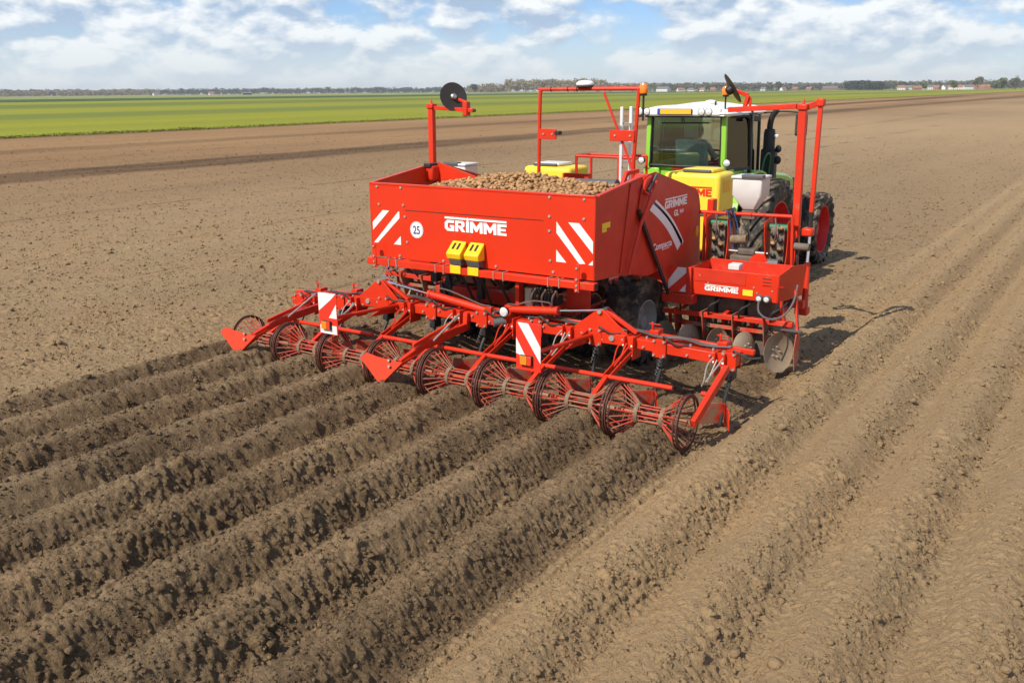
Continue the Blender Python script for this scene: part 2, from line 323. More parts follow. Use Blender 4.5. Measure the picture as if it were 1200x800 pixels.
def terrain(x, y, cell):
    """position and darkness (damp, painted shade) of the soil over world x, y; cell = mesh spacing there (relief finer than it is left out).
    Crumbs and clods stand out along the slope's own normal, so the result is x, z, darkness."""
    def fade(w): return np.clip(1.6-2.2*cell/w, 0, 1)
    z, stirred, pv, p, p2, u2, wob = profile(x, y, cell)
    sl = np.zeros_like(x); k_ = (x > -4.0) & (cell < .2)
    if k_.any(): sl[k_] = (profile(x[k_]+.02, y[k_], cell[k_])[0]-profile(x[k_]-.02, y[k_], cell[k_])[0])/.04
    # harrowed seedbed with cultivator lines along the driving direction
    flat = .012*vnoise(x*.5, y*.12, 31)+.012*vnoise(x*2.6, y*.5, 33)*fade(.4)+.006*np.sin(x*2*math.pi/.155+2*vnoise(x*.3, y*.3, 7))*fade(.15)
    lines = np.zeros_like(x)
    for k, (lx, wdt, amp) in enumerate(((-5.1,.09,.045),(-9.03,.07,.08),(-12.27,.08,.09),(-15.4,.06,.05),(-18.7,.10,.10),(-22.3,.07,.04),(-40.5,.16,.05),(-47,.12,.05),(-6.7,.05,.03))):
        i = np.abs(x-lx) < .8
        if not i.any(): continue
        xi, yi = x[i], y[i]; d = (xi-lx+.10*vnoise(xi*0+k*7.3, yi*.25, 40+k)); on = np.clip(.35+1.3*vnoise(yi*.35, xi*0+k, 60+k), 0, 1)
        lines[i] += -amp*np.exp(-(d/wdt)**2)*on+amp*.7*np.exp(-((d-wdt*2.1)/wdt)**2)*on
    wheel = 0
    for wx in (-1.12, 1.12): wheel = wheel-.05*sst(.30, .24, np.abs(x-wx))*(1-sst(9.5, 10.3, y))       # tractor tread prints
    flat = flat+lines*fade(.18)+wheel*(1-stirred)
    z = z+flat*(1-np.maximum(stirred, pv))
    # a bank of thrown clods along the left border of the fresh ridges
    bank = np.exp(-((x+3.50+wob*2)/.12)**2)*(1-sst(.3, 1.3, y))
    z += .05*bank*(.5+1.6*np.clip(vnoise(x*2, y*2.2, 71)+.2, 0, 1))
    # crumbs, clods and cracks; rough on the ridge flanks, finer on their tops and on the seedbed
    fl = 4*p*(1-p); fl2 = 4*p2*(1-p2)
    rg = .80*(1-np.maximum(stirred, pv))+stirred*(.50+.34*fl)+pv*(1-stirred)*(.42+.36*fl2*sst(.0, .5, u2-.35))+.5*bank
    rg = rg*(.55+1.0*np.clip(vnoise(x*1.3, y*1.3, 81)+.35, 0, 1.2))
    d = rg*(.009*vnoise(x*3.6, y*3.6, 83)*fade(.26)+.006*vnoise(x*9, y*9, 84)*fade(.11))
    cl = .034*clods(x, y, .16, 91, .03)*fade(.16)+.028*clods(x, y, .080, 95, .15)*fade(.085)+.022*clods(x+.012*vnoise(x*20, y*20, 3), y, .045, 101, .60)*fade(.065)
    near = cell < .016
    if near.any():
        c3 = np.zeros_like(x); c3[near] = clods(x[near], y[near], .026, 105, .7); cl = cl+.011*c3
    d = d+rg*cl*1.25
    cw = vnoise(x*6+2*vnoise(x*3, y*3, 113), y*6, 111)
    crack = np.clip(1-np.abs(cw)*8, 0, 1)*np.clip(vnoise(x*1.7, y*1.7, 115)*3, 0, 1)
    d = d-rg*.030*crack*fade(.10)*stirred+.0025*vnoise(x*22, y*22, 121)*fade(.05)*(.3+rg)
    nn = np.sqrt(1+sl*sl); xo = x-d*sl/nn; z = z+d/nn
    # soil darkness: damp of freshly turned soil, plus shade painted into the same value
    mo = .22+.28*vnoise(x*.06, y*.02, 131)+.12*vnoise(x*.5, y*.1, 132)
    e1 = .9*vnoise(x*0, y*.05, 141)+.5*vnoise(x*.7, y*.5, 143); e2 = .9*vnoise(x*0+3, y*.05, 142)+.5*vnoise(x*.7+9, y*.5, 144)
    mo = mo+.55*sst(-34.6, -33.2, x+e1)*(1-sst(-30.4, -28.6, x+e2))*(.75+.5*vnoise(x*1.2, y*.25, 145))  # dark band along the rows, cloud shadow painted into the soil
    mo = mo+.45*sst(-64, -67, x+3*vnoise(x*0, y*.04, 151))+.24*sst(-52, -50, x+e1)*(1-sst(-48.5, -46.5, x+e2))  # more painted cloud-shadow bands towards the green field
    far = sst(120, 190, y)*sst(-66, -60, x); mo = mo+far*.55*np.clip(vnoise(x*.11+3, y*.004, 155)*2.6, 0, 1)  # far dark streaks: cloud shadow put into the soil colour
    mo = mo+.40*sst(-.004, -.03, lines)+.13*sst(-14, -30, x)  # darker grooves; the far darkening stands in for clods shading themselves
    mo = mo*(1-np.maximum(stirred, pv))+pv*(1-stirred)*(.0+.20*fl2*sst(.5, .9, u2)+.12*vnoise(x*.7, y*.4, 161))+stirred*(.50+.26*vnoise(x*.8, y*.8, 163)+.10*fl)  # right flanks of earlier ridges: crumbly soil and slope shade painted darker
    mo += .30*np.exp(-((x+3.55)/.16)**2)*(1-sst(.3, 1.3, y))
    return xo, z, np.clip(mo, 0, 1)
def hz(x, y): return float(terrain(np.array([x], float), np.array([y], float), np.array([.03]))[1][0])

NC = 32
leaves = []
az0 = math.atan2(fw.y, fw.x)
def tile(x0, y0, s):
    cx, cy = x0+s/2, y0+s/2; dx = max(abs(cx-CAM.x)-s/2, 0); dy = max(abs(cy-CAM.y)-s/2, 0); d = math.hypot(dx, dy)
    a = abs((math.atan2(cy-CAM.y, cx-CAM.x)-az0+math.pi) % (2*math.pi)-math.pi); half = math.atan2(s*.75, max(math.hypot(cx-CAM.x, cy-CAM.y), 1e-3))
    c = .0103*(max(d, 4)/5)**1.1*max(1, d/18)**1.1
    if a-half > R(33): c = max(c*8, .3)
    if math.hypot(abs(cx-CAM.x)+s/2, abs(cy-CAM.y)+s/2) < 4.2: c = .035
    if -4 < cx < 3.2 and .4 < cy < 4.4: c *= 1.5
    if s/NC > c*1.35 and s > .36:
        for i in (0, 1):
            for j in (0, 1): tile(x0+i*s/2, y0+j*s/2, s/2)
    else: leaves.append((x0, y0, s))
tile(-716.8, -716.8+128, 1433.6)
g = np.arange(-2, NC+3); gi, gj = np.meshgrid(g, g, indexing='ij')
sk = (gi < -1) | (gj < -1) | (gi > NC+1) | (gj > NC+1); gic = np.clip(gi, 0, NC)/NC; gjc = np.clip(gj, 0, NC)/NC
n1 = NC+5
L = np.array(leaves)
X = L[:, 0, None, None]+L[:, 2, None, None]*gic; Y = L[:, 1, None, None]+L[:, 2, None, None]*gjc
cellA = np.broadcast_to((L[:, 2]/NC)[:, None, None], X.shape)
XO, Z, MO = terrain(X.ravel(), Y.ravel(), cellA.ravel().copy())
Z = Z-np.where(np.broadcast_to(sk, X.shape).ravel(), np.minimum(cellA.ravel()*2.5, .5), 0)
q = (np.arange(n1-1)[:, None]*n1+np.arange(n1-1)).ravel(); quad = np.stack([q, q+n1, q+n1+1, q+1], 1)
ci = np.arange(n1-1); okc = (ci != 1) & (ci != n1-3); quad = quad[(okc[:, None] & okc[None, :]).ravel()]     # the skirt hangs from its own copy of the border
F = (np.arange(len(leaves))[:, None, None]*n1*n1+quad[None]).reshape(-1, 4)
def big_mesh(name, co, faces, m, attr=None, smooth=False):
    me = bpy.data.meshes.new(name); k = faces.shape[1]
    me.vertices.add(len(co)); me.vertices.foreach_set('co', np.ascontiguousarray(co, dtype=np.float32).ravel())
    me.loops.add(faces.size); me.loops.foreach_set('vertex_index', np.ascontiguousarray(faces, dtype=np.int32).ravel())
    me.polygons.add(len(faces)); me.polygons.foreach_set('loop_start', np.arange(0, faces.size, k, dtype=np.int32))
    if smooth: me.polygons.foreach_set('use_smooth', np.ones(len(faces), dtype=bool))
    if attr is not None:
        a = me.attributes.new(attr[0], 'FLOAT', 'POINT'); a.data.foreach_set('value', attr[1].astype(np.float32))
    me.materials.append(m); me.update(calc_edges=True); return me
def soil_mat():
    m = bpy.data.materials.new('ploughed_soil'); m.use_nodes = True; nt = m.node_tree; n = nt.nodes; l = nt.links; b = n['Principled BSDF']
    b.inputs['Roughness'].default_value = .95; b.inputs['Specular IOR Level'].default_value = .18
    at = N(n, 'ShaderNodeAttribute', attribute_name='moist_shade'); tcn = n.new('ShaderNodeTexCoord')
    def noise(s, d, r=.6):
        k = N(n, 'ShaderNodeTexNoise'); k.inputs['Scale'].default_value = s; k.inputs['Detail'].default_value = d; k.inputs['Roughness'].default_value = r; l.new(tcn.outputs['Object'], k.inputs['Vector']); return k.outputs[0]
    a1 = noise(9, 8, .7); a2 = noise(48, 7, .7); a3 = noise(.35, 5); a4 = noise(2.2, 9, .72)
    s1 = N(n, 'ShaderNodeMath', operation='MULTIPLY_ADD'); l.new(a1, s1.inputs[0]); s1.inputs[1].default_value = .7; l.new(at.outputs['Fac'], s1.inputs[2])
    s2 = N(n, 'ShaderNodeMath', operation='MULTIPLY_ADD'); l.new(a2, s2.inputs[0]); s2.inputs[1].default_value = .95; l.new(s1.outputs[0], s2.inputs[2])
    s2b = N(n, 'ShaderNodeMath', operation='MULTIPLY_ADD'); l.new(a4, s2b.inputs[0]); s2b.inputs[1].default_value = .45; l.new(s2.outputs[0], s2b.inputs[2])
    s3 = N(n, 'ShaderNodeMath', operation='ADD', use_clamp=True); l.new(s2b.outputs[0], s3.inputs[0]); s3.inputs[1].default_value = -1.12
    cr = n.new('ShaderNodeValToRGB'); l.new(s3.outputs[0], cr.inputs[0])
    e = cr.color_ramp.elements; e[0].position = 0; e[0].color = (.355, .247, .133, 1); e[1].position = 1; e[1].color = (.078, .050, .026, 1)
    k = e.new(.35); k.color = (.258, .177, .097, 1); k = e.new(.65); k.color = (.146, .097, .053, 1)
    # faint drift between greyer and redder soil
    hs = N(n, 'ShaderNodeMix', data_type='RGBA', blend_type='MULTIPLY'); hs.inputs['Factor'].default_value = .5; l.new(cr.outputs[0], hs.inputs[6])
    c2 = n.new('ShaderNodeValToRGB'); l.new(a3, c2.inputs[0]); c2.color_ramp.elements[0].color = (.92, .93, .92, 1); c2.color_ramp.elements[0].position = .35; c2.color_ramp.elements[1].color = (1.06, .96, .86, 1); c2.color_ramp.elements[1].position = .7
    l.new(c2.outputs[0], hs.inputs[7])
    # the soil turns redder towards the green field
    ge = n.new('ShaderNodeNewGeometry'); sx_ = n.new('ShaderNodeSeparateXYZ'); l.new(ge.outputs['Position'], sx_.inputs[0])
    rx = N(n, 'ShaderNodeMapRange', interpolation_type='SMOOTHSTEP'); l.new(sx_.outputs[0], rx.inputs[0]); rx.inputs[1].default_value = -8; rx.inputs[2].default_value = -45
    rd = N(n, 'ShaderNodeMix', data_type='RGBA', blend_type='MULTIPLY'); l.new(rx.outputs[0], rd.inputs['Factor']); l.new(hs.outputs[2], rd.inputs[6]); rd.inputs[7].default_value = (1.03, .90, .76, 1)
    l.new(rd.outputs[2], b.inputs['Base Color'])
    bn = noise(55, 8, .75); bn2 = noise(11, 6, .7)
    ad = N(n, 'ShaderNodeMath', operation='MULTIPLY_ADD'); l.new(bn2, ad.inputs[0]); ad.inputs[1].default_value = 2.5; l.new(bn, ad.inputs[2])
    bp = N(n, 'ShaderNodeBump'); bp.inputs['Strength'].default_value = 1.0; bp.inputs['Distance'].default_value = .02; l.new(ad.outputs[0], bp.inputs['Height']); l.new(bp.outputs[0], b.inputs['Normal'])
    return m
SOIL = soil_mat()
ground = link('soil_field', big_mesh('soil_field', np.stack([XO, Y.ravel(), Z], 1), F, SOIL, ('moist_shade', MO), smooth=True))
structure(ground)
print('ground quads', len(F))
# the land beyond, out to the horizon
def rects(name, rs, z, m):
    b = MB()
    for x0, x1, y0, y1 in rs: b.add([(x0,y0,z),(x1,y0,z),(x1,y1,z),(x0,y1,z)], [(0,1,2,3)])
    return structure(build(b, name, m, smooth=0))
BIG = 4500
outer = rects('outer_land', [(-BIG, -716.7, -BIG, BIG), (716.7, BIG, -BIG, BIG), (-716.7, 716.7, -BIG, -588.7), (-716.7, 716.7, 844.7, BIG)], -.03, SOIL)

# ------------------------------------------------------------------ loose clods (stuff)
rng = np.random.default_rng(7)
def ico():
    bm = bmesh.new(); bmesh.ops.create_icosphere(bm, subdivisions=1, radius=1); v = np.array([q.co[:] for q in bm.verts]); f = np.array([[q.index for q in p.verts] for p in bm.faces]); bm.free(); return v, f
def scatter(name, n, big, label, r0=4.3, r1=95, size=.0062):
    if big: v, f = ico()
    else: v = np.array([(1,0,0),(-1,0,0),(0,1,0),(0,-1,0),(0,0,1),(0,0,-1)], float); f = np.array([(0,2,4),(2,1,4),(1,3,4),(3,0,4),(2,0,5),(1,2,5),(3,1,5),(0,3,5)])
    nv = len(v); px = []; py = []
    while len(px) < n:                           # denser where single lumps can be seen
        r = r0*np.exp(rng.random(6000)*math.log(r1/r0)); a = az0+R(34)*(2*rng.random(6000)-1)
        x = CAM.x+r*np.cos(a); y = CAM.y+r*np.sin(a)
        fresh = (x > -3.7) & (x < 3.05) & (y < 3); u2 = np.mod((x-3.12)/.75, 1.0)
        w = np.where(fresh, .8, np.where(x > 3.05, .42+.45*((u2 > .5) & (u2 < .97)), .58*np.clip(1.25-r/75, 0, 1)))*(.35+1.3*np.clip(vnoise(x*1.9, y*1.9, 301)+.4, 0, 1))
        keep = rng.random(6000) < w
        px += list(x[keep]); py += list(y[keep])
    x = np.array(px[:n]); y = np.array(py[:n]); x, z, mo = terrain(x, y, np.full_like(x, .0155))
    s = np.clip(size*(np.hypot(x-CAM.x, y-CAM.y)/6)**.45*np.exp(rng.normal(0, .42, n)), .004, .045)
    ang = rng.random(n)*6.283; sc = np.stack([s*(.8+.6*rng.random(n)), s*(.8+.5*rng.random(n)), s*(.65+.35*rng.random(n))], 1)
    P = v[None]*(1+.36*rng.normal(0, 1, (n, nv, 1)).clip(-1.2, 1.2))*sc[:, None]
    ca, sa = np.cos(ang)[:, None], np.sin(ang)[:, None]
    co = np.stack([P[..., 0]*ca-P[..., 1]*sa+x[:, None], P[..., 0]*sa+P[..., 1]*ca+y[:, None], P[..., 2]+(z+s*.15)[:, None]], -1).reshape(-1, 3)
    fa = (f[None]+nv*np.arange(n)[:, None, None]).reshape(-1, 3)
    o = link(name, big_mesh(name, co, fa, SOIL, ('moist_shade', np.repeat(np.clip(mo+rng.normal(.03, .10, n), 0, 1), nv))))
    o['kind'] = 'stuff'; o['label'] = label; o['category'] = 'soil'
scatter('soil_crumbs', 100000, False, 'fine crumbs of brown soil on ridges and seedbed')
scatter('soil_clods', 8000, True, 'loose clods of brown soil on ridges and seedbed', 4.3, 30, .011)

# ------------------------------------------------------------------ green fields
def grass_mat(name, cols, stripes):
    m = bpy.data.materials.new(name); m.use_nodes = True; nt = m.node_tree; n = nt.nodes; l = nt.links; b = n['Principled BSDF']; b.inputs['Roughness'].default_value = .8; b.inputs['Specular IOR Level'].default_value = .2
    ge = n.new('ShaderNodeNewGeometry'); sp = n.new('ShaderNodeSeparateXYZ'); l.new(ge.outputs['Position'], sp.inputs[0])
    no = N(n, 'ShaderNodeTexNoise'); no.inputs['Scale'].default_value = .9; no.inputs['Detail'].default_value = 9; no.inputs['Roughness'].default_value = .7; l.new(ge.outputs['Position'], no.inputs['Vector'])
    sc = N(n, 'ShaderNodeVectorMath', operation='MULTIPLY'); l.new(ge.outputs['Position'], sc.inputs[0]); sc.inputs[1].default_value = (.05, .004, 1)
    n2 = N(n, 'ShaderNodeTexNoise'); n2.inputs['Scale'].default_value = 1.0; n2.inputs['Detail'].default_value = 4; l.new(sc.outputs[0], n2.inputs['Vector'])
    ad = N(n, 'ShaderNodeMath', operation='MULTIPLY_ADD'); l.new(n2.outputs[0], ad.inputs[0]); ad.inputs[1].default_value = 1.6; l.new(no.outputs[0], ad.inputs[2])
    mr = N(n, 'ShaderNodeMapRange'); l.new(ad.outputs[0], mr.inputs[0]); mr.inputs[1].default_value = .95; mr.inputs[2].default_value = 1.65
    cr = n.new('ShaderNodeValToRGB'); l.new(mr.outputs[0], cr.inputs[0]); cr.color_ramp.elements[0].color = (*cols[0], 1); cr.color_ramp.elements[1].color = (*cols[1], 1)
    src = cr.outputs[0]
    for x0, x1, soft, col, amt in stripes:          # dark strips painted in as cloud shadow, paler crops further off
        a = N(n, 'ShaderNodeMapRange', interpolation_type='SMOOTHSTEP'); l.new(sp.outputs[0], a.inputs[0]); a.inputs[1].default_value = x0-soft; a.inputs[2].default_value = x0+soft
        c = N(n, 'ShaderNodeMapRange', interpolation_type='SMOOTHSTEP'); l.new(sp.outputs[0], c.inputs[0]); c.inputs[1].default_value = x1-soft; c.inputs[2].default_value = x1+soft; c.inputs[3].default_value = amt; c.inputs[4].default_value = 0
        mu = N(n, 'ShaderNodeMath', operation='MULTIPLY'); l.new(a.outputs[0], mu.inputs[0]); l.new(c.outputs[0], mu.inputs[1])
        mx = N(n, 'ShaderNodeMix', data_type='RGBA'); l.new(mu.outputs[0], mx.inputs['Factor']); l.new(src, mx.inputs[6]); mx.inputs[7].default_value = (*col, 1); src = mx.outputs[2]
    l.new(src, b.inputs['Base Color'])
    bp = N(n, 'ShaderNodeBump'); bp.inputs['Strength'].default_value = .5; bp.inputs['Distance'].default_value = .2; l.new(no.outputs[0], bp.inputs['Height']); l.new(bp.outputs[0], b.inputs['Normal'])
    return m
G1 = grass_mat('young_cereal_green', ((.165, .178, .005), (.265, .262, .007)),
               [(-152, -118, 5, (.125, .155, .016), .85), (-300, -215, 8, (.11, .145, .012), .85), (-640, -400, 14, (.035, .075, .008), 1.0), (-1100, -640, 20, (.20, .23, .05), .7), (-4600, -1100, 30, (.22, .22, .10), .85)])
G2 = grass_mat('far_pasture_green', ((.13, .17, .03), (.24, .24, .06)), [])
ys = np.concatenate([np.arange(-60, 420, .6), np.arange(420, 800, 6)])
edge = -67.6+.5*vnoise(ys*.3, ys*0, 3)+.9*vnoise(ys*.05, ys*0, 4)+.18*vnoise(ys*1.5, ys*0, 5)
b = MB(); vs = [(-BIG, -BIG, .05), (-67.5, -BIG, .05)]
for e_, y_ in zip(edge, ys): vs += [(e_-9, y_, .07), (e_, y_, .05)]
k = len(ys); fs = [(2+2*i, 3+2*i, 5+2*i, 4+2*i) for i in range(k-1)]
vs2 = [(-BIG, y, .07) for y in (-60, 800)]
b.add(vs+vs2, fs)
fan = [(2+2*k, )]
b.f.append((2+2*k,)+tuple(2+2*i for i in range(k))+(3+2*k,))
b.add([(-BIG,-BIG,.05),(-67.5,-BIG,.05),(edge[0],-60,.05),(-BIG,-60,.05)], [(0,1,2,3)])
b.add([(-BIG,800,.05),(edge[-1],800,.05),(-50,1000,.05),(-60,BIG,.05),(-BIG,BIG,.05)], [(0,1,2,3,4)])
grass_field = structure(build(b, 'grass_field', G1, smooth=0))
b = MB(); b.add([(-62, 760, .06), (10, 800, .06), (700, 840, .06), (BIG, 900, .06), (BIG, BIG, .06), (-62, BIG, .06)], [(0,1,2,3,4,5)])
structure(build(b, 'far_pasture', G2, smooth=0))
# blades and tufts along the near border of the green field
def tufts():
    n = 15000; y = np.where(rng.random(n) < .75, -5+150*rng.random(n)**1.4, 380*rng.random(n)); e = np.interp(y, ys, edge)
    x = e+.35-np.abs(rng.normal(0, 1.4, n))+.4*vnoise(y*.9, y*0, 8)
    h = (.06+.10*rng.random(n))*(1+1.6*np.clip(vnoise(y*.35, y*0, 17), 0, 1)); w = .05+.07*rng.random(n); a = rng.random(n)*6.283; ln = rng.normal(0, .06, (n, 2))
    V = np.stack([np.stack([x-w*np.cos(a), y-w*np.sin(a), 0*x+.0], 1), np.stack([x+w*np.cos(a), y+w*np.sin(a), 0*x+.0], 1), np.stack([x+ln[:, 0], y+ln[:, 1], h], 1)], 1).reshape(-1, 3)
    o = link('grass_tufts', big_mesh('grass_tufts', V, np.arange(3*n).reshape(-1, 3), mat('grass_blade', (.17, .20, .016), .8, var=.35, scale=.7)))
    o['kind'] = 'stuff'; o['label'] = 'ragged fringe of grass along the border of the green field'; o['category'] = 'grass'
tufts()

# ------------------------------------------------------------------ potato planter
PL = thing('potato_planter', (0, 2.2, 0), 'large red eight-row potato planter with full hopper, cage rollers and raised marker arms', 'planter')

def logo(parent, origin, facing, size, m=WHITE, sx=1.0, shear=0.0):
    """white lettering with a bar above it that is broken by the dot of the i"""
    Hc = size*.74; pen = 0.0; b = MB()
    def q4(p):
        P_ = [((pen+u*Hc)*sx*.92+shear*v*Hc, v*Hc) for u, v in p]
        if facing == '-y': b.prism([(origin[0]+u, origin[1]+.0015, origin[2]+v) for u, v in P_], (0, -.003, 0))
        else: b.prism([(origin[0]-.0015, origin[1]+u, origin[2]+v) for u, v in P_], (.003, 0, 0))
    def rc(a0, a1, b0, b1): q4([(a0, b0), (a1, b0), (a1, b1), (a0, b1)])
    for ch in 'GRIMME':
        if ch == 'G':
            O = [(.95,1),(.25,1),(0,.76),(0,.24),(.25,0),(.95,0),(.95,.55),(.52,.55)]; I_ = [(.95,.75),(.37,.75),(.29,.66),(.29,.34),(.37,.25),(.67,.25),(.67,.36),(.52,.36)]
            for k in range(7): q4([O[k], O[k+1], I_[k+1], I_[k]])
            pen += 1.06*Hc
        elif ch == 'R':
            rc(0, .29, 0, 1); rc(.292, .70, .79, 1); q4([(.702,1),(.86,.95),(.93,.82),(.93,.58),(.86,.44),(.702,.38),(.63,.56),(.63,.79),(.702,.79)]); rc(.292, .628, .38, .56); q4([(.36,.378),(.70,.378),(1.0,0),(.66,0)]); pen += 1.08*Hc
        elif ch == 'I':
            rc(0, .30, 0, 1); ic = origin[0 if facing == '-y' else 1]+(pen+.15*Hc)*sx*.92; pen += .40*Hc
        elif ch == 'M':
            rc(0, .28, 0, 1); rc(.94, 1.22, 0, 1); q4([(.282,1),(.61,.55),(.61,.12),(.53,.12),(.282,.58)]); q4([(.938,1),(.938,.58),(.69,.12),(.612,.12),(.612,.55)]); pen += 1.32*Hc
        else:
            rc(0, .29, 0, 1); rc(.292, .86, .78, 1); rc(.292, .78, .40, .60); rc(.292, .86, 0, .22); pen += .9*Hc
    o = build(b, 'lettering', m, parent, smooth=0)
    lo = origin[0 if facing == '-y' else 1]; hi = lo+(pen-.04*Hc)*sx*.92; t = size*.13; zb_ = origin[2]+size*.83; b = MB(); gap = size*.15
    for a, c in ((lo, ic-gap), (ic+gap, hi)):
        if facing == '-y': b.box(a, c, origin[1]-.0015, origin[1]+.0015, zb_, zb_+t)
        else: b.box(origin[0]-.0015, origin[0]+.0015, a, c, zb_, zb_+t)
    cc = (ic, origin[1]+.0015, zb_+t*.4) if facing == '-y' else (origin[0]-.0015, ic, zb_+t*.4)
    b.lathe(cc, (0, -1, 0) if facing == '-y' else (1, 0, 0), [(size*.115, 0), (size*.115, .003), (0, .003)], 16)
    build(b, 'lettering_bar', m, parent, smooth=0); return o

# --- hopper
def wall(yz, x, t): return MB().plate(yz, x, t)
YR = .80
hop = build(MB().box(-1.54, 1.54, YR, YR+.012, 1.31, 2.18), 'hopper', REDC, PL, bevel=.004)
fold = MB().box(-1.545, 1.545, YR-.006, YR+.045, 2.176, 2.20)                      # folded rim
for s in (-1, 1): fold.beam((s*1.545, YR+.045, 2.188), (s*1.545, 1.82, 2.308), .05, .024)
build(fold, 'rim', REDC, hop, bevel=.004)
build(MB().beam((-1.0, YR-.002, 1.895), (.92, YR-.002, 1.905), .004, .006), 'panel_seam', BLACK, hop, smooth=0)
side = [(YR, 1.31), (YR, 2.185), (1.82, 2.31), (1.90, 2.31), (2.36, 1.16), (2.1, 1.15), (1.55, 1.26)]
for s in (-1, 1):
    w = build(wall(side, s*1.540, s*.010), 'side_wall', REDC if s < 0 else REDD, hop, bevel=.003)
    # pressed folds
    f = MB(); f.prism([(s*1.551, 1.58, 2.262), (s*1.551, 1.74, 2.28), (s*1.551, 1.70, 1.90), (s*1.551, 1.52, 1.29), (s*1.551, 1.36, 1.30)], (s*.014, 0, 0)); build(f, 'pressed_fold', REDD, w, bevel=.006)
    build(MB().prism([(s*1.40, 1.0, 1.5), (s*1.52, 1.0, 1.5), (s*1.52, 1.0, 2.1)], (0, .8, 0)), 'inner_flank', REDD, hop)
build(MB().prism([(-1.53, YR+.02, 1.9), (-1.53, 2.15, 1.25), (-1.53, 2.15, 1.20), (-1.53, YR+.02, 1.32)], (3.06, 0, 0)), 'floor', REDD, hop)
build(MB().box(-1.53, 1.53, 2.16, 2.175, 1.15, 2.02), 'front_wall', REDD, hop)
g1 = MB(); g1.prism([(-1.53, 2.02, 2.10), (-1.53, 2.02, 2.345), (-1.40, 2.02, 2.352), (-.84, 2.02, 2.20), (-.84, 2.02, 2.06)], (0, .012, 0)); build(g1, 'corner_gusset', RED, hop, bevel=.003)
build(MB().box(-1.56, -1.45, 1.86, 2.02, 2.30, 2.35), 'hinge_block', BLACK, hop, bevel=.01)
bl = MB()
bl.bolts([(-1.42, YR, 2.155), (-1.05, YR, 2.158), (1.0, YR, 2.158), (1.42, YR, 2.158), (-1.40, YR, 1.945), (-1.02, YR, 1.955), (1.0, YR, 1.955), (1.42, YR, 1.955), (-1.0, YR, 1.82), (-.98, YR, 1.52),
          (1.0, YR, 1.80), (1.01, YR, 1.48), (-1.1, YR, 1.345), (-.44, YR, 1.345), (.30, YR, 1.35), (1.05, YR, 1.36)], (0, -1, 0), .015, .013)
build(bl, 'rivet', ZINC, hop)
# chevron markings: white film between red stripes, the left set leans right, the right set leans left
def stripes(parent, x0, x1, z0, z1, polys, y=YR):
    for poly in polys:
        b = MB(); b.prism([(x0+(x1-x0)*u, y-.0005, z0+(z1-z0)*v) for u, v in poly], (0, -.0025, 0)); build(b, 'reflective_stripe', REFL, parent, smooth=0)
stripes(hop, -1.515, -1.08, 1.475, 1.875, [[(0,.38),(0,.62),(.38,1),(.62,1)], [(.02,0),(.16,0),(.98,.80),(.98,1.0),(.94,.99)], [(.74,.0),(1,.0),(1,.27)]])
stripes(hop, 1.085, 1.53, 1.475, 1.905, [[(0,.72),(0,1.0),(.80,.02),(.64,.0)], [(.33,1),(.62,1),(1,.58),(1,.28)], [(0,0),(0,.30),(.28,0)], [(.88,0),(1,.0),(1,.12)]])
# speed disc
dsc = build(MB().lathe((-.83, YR-.001, 1.675), (0, -1, 0), [(0, .003), (.098, .003), (.098, 0)], 32), 'speed_disc', WHITE, hop, smooth=0)
build(MB().torus((-.83, YR-.0035, 1.675), (0, -1, 0), .090, .0025, 32, 5), 'speed_disc_ring', DGREY, dsc)
text('speed_number', '25', .135, NAVY, dsc, (-.83, YR-.006, 1.628), '-y', bold=.002, sx=.80, align='CENTER')
logo(hop, (-.41, YR-.003, 1.700), '-y', .168, sx=1.24)
# rear beam with clips
rb_ = build(MB().box(-1.55, 1.60, .70, .79, 1.222, 1.302), 'rear_beam', RED, PL, bevel=.006)
build(MB().box(1.6, 1.603, .712, .778, 1.234, 1.290), 'beam_opening', BLACK, rb_, smooth=0)
for x in (-1.2, -1.08, -.49, -.37, .33, .46, 1.04, 1.18):
    build(MB().path([(x, .79, 1.31), (x, .694, 1.308), (x, .694, 1.216), (x, .79, 1.214)], .006, 6, 1), 'u_bolt', ZINC, rb_)
for x in (-1.42, 1.40):
    b = MB().box(x-.03, x+.03, .688, .698, 1.19, 1.47); b.tube((x, .685, 1.46), (x, .699, 1.46), .034, 12); st = build(b, 'hanger_strap', RED, rb_, bevel=.003)
    build(MB().bolts([(x, .688, 1.45), (x, .688, 1.33), (x, .688, 1.215), (x, .688, 1.265)], (0, -1, 0), .013, .012), 'bolt', ZINC, st)
# yellow stickers
for pts in ([(1.5515, .95, 1.835), (1.5515, 1.13, 1.84), (1.5515, 1.13, 1.90), (1.5515, .95, 1.895)], [(1.5515, .95, 1.80), (1.5515, 1.05, 1.80), (1.5515, 1.05, 1.833), (1.5515, .95, 1.833)]):
    build(MB().prism(pts, (.002, 0, 0)), 'warning_sticker', YELS, hop, smooth=0)

